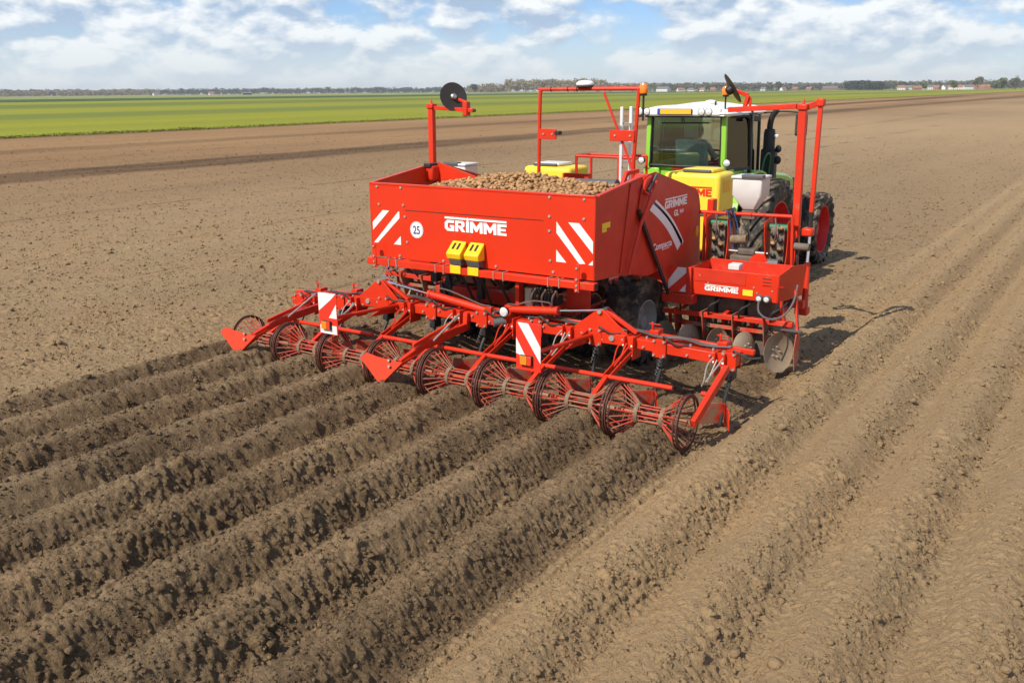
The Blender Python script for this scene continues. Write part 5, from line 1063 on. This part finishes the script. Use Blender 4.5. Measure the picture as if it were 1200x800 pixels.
build(MB().box(.26, .55, 7.0, 8.0, 1.40, 1.98), 'side_console', DARKIN, TR, bevel=.03)
build(MB().box(-.60, -.42, 6.75, 7.5, 1.40, 2.10), 'side_console', DARKIN, TR, bevel=.04)
build(MB().box(.36, .40, 7.72, 7.95, 2.08, 2.28), 'display_screen', PLAST, TR, bevel=.01)
# three-point linkage
b = MB()
for s in (-1, 1): b.beam((s*.35, 6.85, .62), (s*.42, 6.1, .60), .07, .09); b.tube((s*.40, 6.9, 1.35), (s*.41, 6.4, .62), .03, 8)
b.box(-.10, .10, 6.2, 6.8, .48, .56); build(b, 'lift_linkage', BLACK, TR, bevel=.008)
for k in range(5): build(MB().path([(-.2+.1*k, 6.68, 1.28), (-.2+.1*k, 6.35, 1.42), (-.25+.11*k, 5.9, 1.05), (-.2+.1*k, 5.4, .9)], .014, 6), 'hydraulic_hose', HOSE, TR)

# ------------------------------------------------------------------ driver
def driver():
    me = bpy.data.meshes.new('person'); v = []; e = []; r = []
    def add(p, rad, parent=None):
        v.append(p); r.append(rad if isinstance(rad, tuple) else (rad, rad))
        if parent is not None: e.append((parent, len(v)-1))
        return len(v)-1
    x0 = -.08
    pel = add((x0, 7.36, 1.98), (.16, .13)); ab = add((x0, 7.34, 2.12), (.15, .115), pel); ch = add((x0, 7.33, 2.28), (.175, .12), ab); nb = add((x0, 7.33, 2.40), (.085, .075), ch)
    ne = add((x0, 7.345, 2.455), (.055, .055), nb); h1 = add((x0, 7.37, 2.515), (.070, .082), ne); h2 = add((x0, 7.375, 2.58), (.076, .092), h1); add((x0, 7.365, 2.635), (.060, .072), h2); add((x0, 7.465, 2.545), .016, h2)
    for s in (-1, 1):
        add((x0+s*.085, 7.365, 2.56), .016, h2)
        sh_ = add((x0+s*.18, 7.33, 2.345), .065, ch); el = add((x0+s*.27, 7.45, 2.14), .048, sh_); wr = add((x0+s*.175, 7.77, 2.125), .032, el); pa = add((x0+s*.165, 7.85, 2.14), (.030, .022), wr)
        for k in range(4): f1 = add((x0+s*(.15+.018*k-.02), 7.915-.004*abs(k-1), 2.155), .0095, pa); f2 = add((x0+s*(.148+.018*k-.02), 7.94, 2.130), .0085, f1); add((x0+s*(.15+.018*k-.02), 7.925, 2.105), .008, f2)
        t1 = add((x0+s*.13, 7.845, 2.155), .010, pa); add((x0+s*.11, 7.88, 2.15), .009, t1)
        th = add((x0+s*.10, 7.45, 1.97), .088, pel); kn = add((x0+s*.13, 7.83, 1.98), .065, th); an = add((x0+s*.13, 7.93, 1.53), .045, kn); add((x0+s*.13, 8.08, 1.47), .038, an)
    me.from_pydata(v, e, []); m = bpy.data.materials.new('driver_clothes_and_skin'); m.use_nodes = True; nt = m.node_tree; n = nt.nodes; l = nt.links; bs = n['Principled BSDF']; bs.inputs['Roughness'].default_value = .8
    ge = n.new('ShaderNodeNewGeometry'); sp = n.new('ShaderNodeSeparateXYZ'); l.new(ge.outputs['Position'], sp.inputs[0])
    def step(out, t, gt=True): k = N(n, 'ShaderNodeMath', operation='GREATER_THAN' if gt else 'LESS_THAN'); l.new(out, k.inputs[0]); k.inputs[1].default_value = t; return k.outputs[0]
    c1 = N(n, 'ShaderNodeMix', data_type='RGBA'); l.new(step(sp.outputs[2], 2.03), c1.inputs['Factor']); c1.inputs[6].default_value = (.03, .04, .06, 1); c1.inputs[7].default_value = (.17, .36, .35, 1)
    hd = N(n, 'ShaderNodeMath', operation='MULTIPLY'); l.new(step(sp.outputs[1], 7.79), hd.inputs[0]); l.new(step(sp.outputs[2], 2.06), hd.inputs[1])
    mx = N(n, 'ShaderNodeMath', operation='MAXIMUM'); l.new(hd.outputs[0], mx.inputs[0]); l.new(step(sp.outputs[2], 2.435), mx.inputs[1])
    c2 = N(n, 'ShaderNodeMix', data_type='RGBA'); l.new(mx.outputs[0], c2.inputs['Factor']); l.new(c1.outputs[2], c2.inputs[6]); c2.inputs[7].default_value = (.52, .31, .22, 1); l.new(c2.outputs[2], bs.inputs['Base Color'])
    me.materials.append(m)
    o = bpy.data.objects.new('person', me); C.objects.link(o); sk_ = o.modifiers.new('skin', 'SKIN'); sk_.use_smooth_shade = True
    for i, rr in enumerate(r): me.skin_vertices[0].data[i].radius = rr; me.skin_vertices[0].data[i].use_root = (i == 0)
    su = o.modifiers.new('sub', 'SUBSURF'); su.levels = 1; su.render_levels = 2
    tag(o, 'driver with dark hair and teal jacket seated at the wheel in the tractor cab', 'person')
    b = MB(); b.ball((x0, 7.345, 2.595), (.092, .105, .088), 16, 10); b.ball((x0, 7.315, 2.545), (.084, .075, .085), 14, 8)
    h = build(b, 'hair', HAIR); h.parent = o
    b = MB()
    for s in (-1, 1): b.ball((x0+s*.032, 7.455, 2.575), .011, 8, 6)
    k = build(b, 'eye', DARKIN); k.parent = o
    k = build(MB().ball((x0, 7.452, 2.505), (.024, .008, .006), 8, 6), 'mouth', mat('lips', (.35, .12, .10), .5)); k.parent = o
driver()

# ------------------------------------------------------------------ seed potatoes
nt = POT.node_tree; n_ = nt.nodes; bs_ = n_['Principled BSDF']; src_ = bs_.inputs['Base Color'].links[0].from_socket           # skins differ from tuber to tuber
gp = n_.new('ShaderNodeNewGeometry'); nz = N(n_, 'ShaderNodeTexNoise'); nz.inputs['Scale'].default_value = 17; nz.inputs['Detail'].default_value = 1; nt.links.new(gp.outputs['Position'], nz.inputs['Vector'])
rp = n_.new('ShaderNodeValToRGB'); nt.links.new(nz.outputs[0], rp.inputs[0]); rp.color_ramp.elements[0].position = .35; rp.color_ramp.elements[0].color = (.62, .54, .46, 1); rp.color_ramp.elements[1].position = .65; rp.color_ramp.elements[1].color = (1.18, 1.1, 1.0, 1)
mp = N(n_, 'ShaderNodeMix', data_type='RGBA', blend_type='MULTIPLY'); mp.inputs['Factor'].default_value = 1; nt.links.new(src_, mp.inputs[6]); nt.links.new(rp.outputs[0], mp.inputs[7]); nt.links.new(mp.outputs[2], bs_.inputs['Base Color'])
rng = np.random.default_rng(21)
def heap(x, y):
    ed = np.minimum(sst(-1.60, -1.15, x), sst(1.56, 1.05, x))
    return 1.995+.10*ed+.185*np.exp(-((x-.05)/.85)**2-((y-1.72)/.55)**2)+.07*sst(.4, 1.3, x)-.06*sst(-.6, -1.5, x)*sst(1.5, .8, y)+.03*vnoise(x*2.2, y*2.2, 5)
def potato_mesh(seed):
    bm = bmesh.new(); bmesh.ops.create_icosphere(bm, subdivisions=2, radius=1); r_ = random.Random(seed); a = [r_.uniform(-1, 1) for _ in range(9)]
    sx, sy, sz = r_.uniform(1.05, 1.45), r_.uniform(.85, 1.05), r_.uniform(.75, .95)
    for q_ in bm.verts:
        c = q_.co.copy(); d = 1+.09*math.sin(2.1*c.x+a[0]*3)*math.cos(1.9*c.y+a[1]*3)+.06*math.sin(3.3*c.z+a[2]*4+c.x*2)
        q_.co = Vector((c.x*sx, c.y*sy, c.z*sz))*d
    me = bpy.data.meshes.new('potato'); bm.to_mesh(me); bm.free(); me.polygons.foreach_set('use_smooth', [True]*len(me.polygons)); me.materials.append(POT); me.update(); return me
PM = [potato_mesh(i) for i in range(7)]
cell = .047; pts = []
for i in range(int(3.06/cell)):
    for j in range(int(1.3/cell)):
        for lay in (0, 1):
            x = -1.50+(i+.5*(j % 2)+.5*lay)*cell+rng.normal(0, .008); y = .86+j*cell+.5*lay*cell+rng.normal(0, .008)
            if abs(x) > 1.47 or y < .855 or y > 2.1: continue
            z = float(heap(np.array([x]), np.array([y]))[0])-.030*lay+rng.normal(0, .014)
            if lay == 1 and rng.random() < .35: continue
            pts.append((x, y, z, lay))
# those that the rear wall does not hide come first
vis = []
for k, (x, y, z, lay) in enumerate(pts):
    t = (.80-CAM.y)/(y-CAM.y); zz = CAM.z+(z-CAM.z)*t; xx = CAM.x+(x-CAM.x)*t
    seen = zz > 2.19 if xx < 1.54 else True
    d = math.dist((x, y, z), CAM); vis.append(((0 if seen and lay == 0 else 1), d, k))
vis.sort(); single = {k for _, _, k in vis[:300]}
VS = [np.array([v.co[:] for v in me.vertices]) for me in PM]; FS = [np.array([p.vertices[:] for p in me.polygons]) for me in PM]
co = []; fa = []; off = 0
for k, (x, y, z, lay) in enumerate(pts):
    i = int(rng.integers(0, 7)); s = .0235*float(np.exp(rng.normal(0, .20))); eu = Euler((rng.uniform(-.5, .5), rng.uniform(-.5, .5), rng.uniform(0, 6.28)))
    if k in single:
        o = link('seed_potato', PM[i], None, (x, y, z)); o.rotation_euler = eu; o.scale = (s, s, s)
        tag(o, 'small tan seed potato lying on the heap in the red hopper', 'potato', 'seed potatoes heaped in the hopper')
    else:
        mw = np.array((Matrix.Translation((x, y, z)) @ eu.to_matrix().to_4x4() @ Matrix.Scale(s, 4)))
        co.append(VS[i]@mw[:3, :3].T+mw[:3, 3]); fa.append(FS[i]+off); off += len(VS[i])
gx = np.linspace(-1.50, 1.50, 40); gy = np.linspace(.83, 2.12, 20); GX, GY = np.meshgrid(gx, gy, indexing='ij'); GZ = heap(GX.ravel(), GY.ravel())-.045
me = big_mesh('potato_heap', np.concatenate(co), np.concatenate(fa), POT, smooth=True); o = link('potato_heap', me)
o['kind'] = 'stuff'; o['label'] = 'heap of tan seed potatoes filling the red hopper'; o['category'] = 'potatoes'
q = (np.arange(39)[:, None]*20+np.arange(19)).ravel()
o = link('potato_heap_bed', big_mesh('potato_heap_bed', np.stack([GX.ravel(), GY.ravel(), GZ], 1), np.stack([q, q+20, q+21, q+1], 1), POT)); o['kind'] = 'stuff'; o['label'] = 'lower layers of the potato heap in the hopper'; o['category'] = 'potatoes'
print('potatoes', len(pts))

# ------------------------------------------------------------------ far houses, woods and trees
def far_point(px, dist):                      # ground point that far away in the bearing of a column of the photograph
    d = fw*1088.99+rt*(px-600)+up*(400-106)
    h = Vector((d.x, d.y, 0)).normalized(); return CAM.x+h.x*dist, CAM.y+h.y*dist, math.atan2(h.y, h.x)
LEAF = {}
def leafmat(name, c): LEAF[name] = mat('foliage_'+name, c, .8, var=.45, scale=.25, detail=3)
leafmat('dark', (.035, .050, .028)); leafmat('olive', (.11, .105, .055)); leafmat('brown', (.23, .19, .105)); leafmat('spring', (.10, .125, .040)); BARK = mat('bark', (.10, .08, .06), .9, var=.2)
rr = np.random.default_rng(5)
def crown_arrays(n, hgt, wid, base, kind=0):
    """leaf clumps spread through lobes of a crown"""
    lob = 7; ph = rr.random(lob)*6.283; cz = base+(hgt-base)*(.25+.6*rr.random(lob)); cr = wid*(.30+.22*rr.random(lob)); cd = wid*.45*rr.random(lob)
    k = rr.integers(0, lob, n); u = rr.normal(0, 1, (n, 3)); u /= np.linalg.norm(u, axis=1)[:, None]; rad = cr[k]*rr.random(n)**.4
    c = np.stack([cd[k]*np.cos(ph[k])+u[:, 0]*rad, cd[k]*np.sin(ph[k])+u[:, 1]*rad, np.clip(cz[k]+u[:, 2]*rad*(1.25 if kind else .9), base*.8, hgt*1.02)], 1)
    s = wid*(.055+.06*rr.random(n)); a = rr.normal(0, 1, (n, 3)); a /= np.linalg.norm(a, axis=1)[:, None]; b_ = np.cross(a, rr.normal(0, 1, (n, 3))); b_ /= np.linalg.norm(b_, axis=1)[:, None]
    a = a*s[:, None]; b_ = b_*s[:, None]
    return np.stack([c-a-b_*.7, c+a-b_*.6, c+a*.8+b_, c-a*.9+b_*.8], 1)
def crown_mesh(name, n, hgt, wid, base, m, kind=0):
    V = crown_arrays(n, hgt, wid, base, kind).reshape(-1, 3); return big_mesh(name, V, np.arange(len(V)).reshape(-1, 4), m)
def trunk_mesh(hgt):
    b = MB(); b.path([(0, 0, -.3), (.1, .05, hgt*.3), (.05, .1, hgt*.75)], [hgt*.022]*5+[hgt*.014]*4, 6, 4)
    for i in range(4): t = i*1.57; b.path([(.1, .05, hgt*(.28+.07*i)), (math.cos(t)*hgt*.12, math.sin(t)*hgt*.12, hgt*(.48+.07*i)), (math.cos(t)*hgt*.2, math.sin(t)*hgt*.2, hgt*(.62+.06*i))], hgt*.008, 5, 2)
    return b.mesh('trunk', BARK, 60)
TREES = {}
for kind, m, hgt, wid in (('dark', 'dark', 12, 10), ('olive', 'olive', 13, 9), ('spring', 'spring', 10, 9), ('poplar', 'olive', 18, 5)):
    TREES[kind] = [(crown_mesh('crown', 420, hgt*(.9+.2*k), wid, hgt*.22, LEAF[m], kind == 'poplar'), trunk_mesh(hgt*(.9+.2*k))) for k in range(2)]
def tree(kind, px, dist, label, sc=1.0):
    x, y, a = far_point(px, dist); t = thing('tree', (x, y, 0), label, 'tree', 'trees along the horizon'); t.rotation_euler.z = rr.random()*6.28; t.scale = (sc,)*3
    cr, tk = TREES[kind][int(rr.integers(0, 2))]
    for nm, me in (('trunk', tk), ('crown', cr)):
        o = bpy.data.objects.new(nm, me); C.objects.link(o); o.parent = t
def wood(name, label, spans, m, n_leaf=75):
    Vs = []
    for px0, px1, d0, d1, step, h0, h1, w in spans:
        px = px0
        while px < px1:
            for row in range(2):
                x, y, a = far_point(px+rr.normal(0, step*.3), d0+(d1-d0)*rr.random()+row*18); h = (h0+(h1-h0)*rr.random())*.88; c = crown_arrays(n_leaf, h, w*(.8+.5*rr.random()), h*.06, 0); Vs.append(c.reshape(-1, 3)+np.array([x, y, 0]))
            px += step
    V = np.concatenate(Vs); o = link(name, big_mesh(name, V, np.arange(len(V)).reshape(-1, 4), LEAF[m])); o['kind'] = 'stuff'; o['label'] = label; o['category'] = 'wood'
wood('far_wood', 'dark bluish belt of trees on the far left horizon', [(-160, 480, 2300, 2700, 3.2, 11, 17, 13), (480, 560, 2300, 2600, 3.2, 11, 16, 12)], 'dark')
wood('poplar_wood', 'pale brown spring wood standing above the horizon behind the guard hoop', [(552, 600, 1750, 1900, 2.2, 12, 19, 11), (598, 712, 1700, 1850, 1.8, 23, 27, 13), (712, 760, 1800, 1950, 2.4, 14, 19, 12)], 'brown', 90)
wood('village_wood', 'olive belt of trees behind the village on the right horizon', [(755, 905, 1700, 1850, 2.4, 12, 17, 12), (905, 1040, 1800, 1950, 2.4, 11, 15, 11), (1040, 1340, 1750, 1900, 2.4, 11, 17, 12)], 'olive')
wood('left_grey_wood', 'brownish thin wood on the left edge of the horizon', [(-120, 60, 2000, 2200, 3, 8, 12, 11), (70, 190, 2000, 2200, 3, 9, 13, 11)], 'brown', 80)
wood('blue_green_wood', 'dark clump of trees above the village roofs on the right', [(996, 1036, 1500, 1560, 2.0, 12, 16, 11)], 'dark', 120)
tree('dark', 559, 1500, 'single dark round tree at the left end of the pale wood', .95)
for i, (px, kd, sc) in enumerate([(1120, 'spring', 1.0), (1148, 'olive', 1.1), (1168, 'spring', 1.0), (1178, 'spring', 1.25), (1192, 'olive', 1.1), (915, 'olive', .9), (1060, 'olive', .9), (1085, 'spring', .9)]):
    order = ['first', 'second', 'third', 'fourth', 'fifth', 'sixth', 'seventh', 'eighth']
    rank = sorted([1120, 1148, 1168, 1178, 1192, 915, 1060, 1085]).index(px)
    tree(kd, px, 1330+20*i, '%s tree, %s from the left before the far village' % ({'spring': 'fresh green', 'olive': 'olive brown'}[kd], order[rank]), sc)
x, y, a = far_point(1193, 1300)
t = thing('poplar_tree', (x, y, 0), 'tallest slim poplar at the right end of the horizon', 'tree'); 
for nm, me in zip(('crown', 'trunk'), TREES['poplar'][0]): o = bpy.data.objects.new(nm, me); C.objects.link(o); o.parent = t
WALLW = mat('white_render', (.72, .69, .64), .8, var=.08); WALLB = mat('brick_wall', (.34, .17, .11), .85, var=.15); ROOFR = mat('red_roof_tiles', (.27, .13, .09), .8, var=.2); ROOFG = mat('grey_roof_tiles', (.14, .14, .15), .8, var=.2); PANE = mat('window_pane', (.03, .04, .05), .1); DOORM = mat('house_door', (.08, .10, .07), .5)
def house(px, dist, w, dp, h, rh, wm, rm, label, turn=0.0, name='house', cat='house', group='houses of the far village'):
    x, y, a = far_point(px, dist); t = thing(name, (x, y, 0), label, cat, group); t.rotation_euler.z = a-math.pi/2+turn
    t.scale = (.85, .85, .85)
    def add(mb, nm, m, par=None):
        o = bpy.data.objects.new(nm, mb.mesh(nm, m, 0)); C.objects.link(o); o.parent = par or t; return o
    b = MB().box(-w/2, w/2, -dp/2, dp/2, -.2, h); b.prism([(-w/2, -dp/2, h), (-w/2, dp/2, h), (-w/2, 0, h+rh)], (w, 0, 0)); wl_ = add(b, 'wall', wm)
    b = MB(); o_ = .35
    for s in (-1, 1): b.prism([(-w/2-o_, s*(dp/2+o_), h-o_*rh/(dp/2)+.05), (-w/2-o_, 0, h+rh+.05), (-w/2-o_, 0, h+rh+.3), (-w/2-o_, s*(dp/2+o_), h-o_*rh/(dp/2)+.3)], (w+2*o_, 0, 0))
    rf_ = add(b, 'roof', rm); add(MB().box(w*.25-.35, w*.25+.35, -.35, .35, h+rh*.6, h+rh+1.0), 'chimney', WALLB, rf_)
    n = max(2, int(w/3))
    for i in range(n):
        xx = -w/2+(i+.5)*w/n; dr = i == n//2
        add(MB().box(xx-.5, xx+.5, -dp/2-.06, -dp/2+.02, .1 if dr else 1.0, 2.2), 'door' if dr else 'window', DOORM if dr else PANE, wl_)
cnt = ['first', 'second', 'third', 'fourth', 'fifth', 'sixth', 'seventh', 'eighth', 'ninth', 'tenth', 'eleventh', 'twelfth', 'thirteenth', 'fourteenth', 'fifteenth']
vill = [(1068, 0, 1), (1077, 1, 0), (1086, 0, 0), (1094, 0, 1), (1101, 1, 0), (1110, 0, 1), (1119, 0, 0), (1128, 0, 0), (1137, 0, 1), (1146, 1, 0), (1155, 1, 0), (1163, 1, 0), (1059, 0, 0)]
vill.sort()
for i, (px, wm, rm) in enumerate(vill):
    house(px, 1420+rr.random()*90, 9+5*rr.random(), 8, 3.0+1.0*rr.random(), 3.4, (WALLW, WALLB)[wm], (ROOFR, ROOFG)[rm],
          '%s house with %s roof, %s from the left in the row right of the tractor' % (('white', 'brick')[wm], ('red', 'grey')[rm], cnt[i]), rr.normal(0, .5))
for i, (px, w, dp, h, rh, wm, rm, lab) in enumerate([(780, 22, 14, 4.5, 4, WALLW, ROOFG, 'wide white farm barn left of the tractor cab roof on the horizon'), (800, 12, 9, 3, 3.2, WALLW, ROOFR, 'white farmhouse just right of the wide white barn'),
        (812, 11, 9, 3, 3, WALLW, ROOFG, 'low white house second right of the wide white barn'), (826, 9, 8, 3, 3, WALLW, ROOFR, 'small white house third right of the wide white barn'), (838, 9, 8, 3, 3, WALLB, ROOFR, 'small brick house left of the tilted marker disc'),
        (897, 9, 8, 3, 3, WALLW, ROOFG, 'small white house right of the amber beacon on the tractor'), (920, 9, 8, 3.2, 3, WALLW, ROOFR, 'white house above the middle of the right marker arm'), (934, 9, 8, 3.2, 3, WALLB, ROOFR, 'brick house above the right end of the marker arm'),
        (975, 26, 12, 3.5, 3.5, WALLB, ROOFG, 'long dark barn on the horizon right of the marker post'), (951, 10, 8, 3, 3, WALLB, ROOFR, 'brick cottage left of the long dark barn')]):
    house(px, 1480+10*i, w, dp, h, rh, wm, rm, lab, rr.normal(0, .3), group='farm buildings on the horizon')
house(250, 1750, 10, 8, 3, 3.5, WALLW, ROOFR, 'white house with red roof alone on the left horizon', .2, group='farm buildings on the horizon')
house(292, 1650, 16, 9, 3.2, 2.2, mat('dark_boards', (.03, .03, .03), .8), ROOFG, 'black boarded barn on the left horizon', .1, 'barn', 'barn', 'farm buildings on the horizon')
house(185, 1900, 12, 9, 3, 3, WALLW, ROOFG, 'white house with grey roof at the far left of the horizon', .3, group='farm buildings on the horizon')

# ------------------------------------------------------------------ air
HAZE = True
if HAZE:
    hm = bpy.data.materials.new('haze'); hm.use_nodes = True; nt = hm.node_tree; nt.nodes.clear(); o_ = nt.nodes.new('ShaderNodeOutputMaterial'); pv_ = nt.nodes.new('ShaderNodeVolumePrincipled')
    pv_.inputs['Color'].default_value = (.96, .98, 1.0, 1); pv_.inputs['Density'].default_value = .00014; pv_.inputs['Anisotropy'].default_value = .2; nt.links.new(pv_.outputs[0], o_.inputs['Volume'])
    hb = MB().box(-4600, 4600, -4600, 4600, -1.5, 45); o = build(hb, 'haze', hm, smooth=0); o['kind'] = 'stuff'; o['label'] = 'thin pale haze over the far fields and trees'; o['category'] = 'haze'
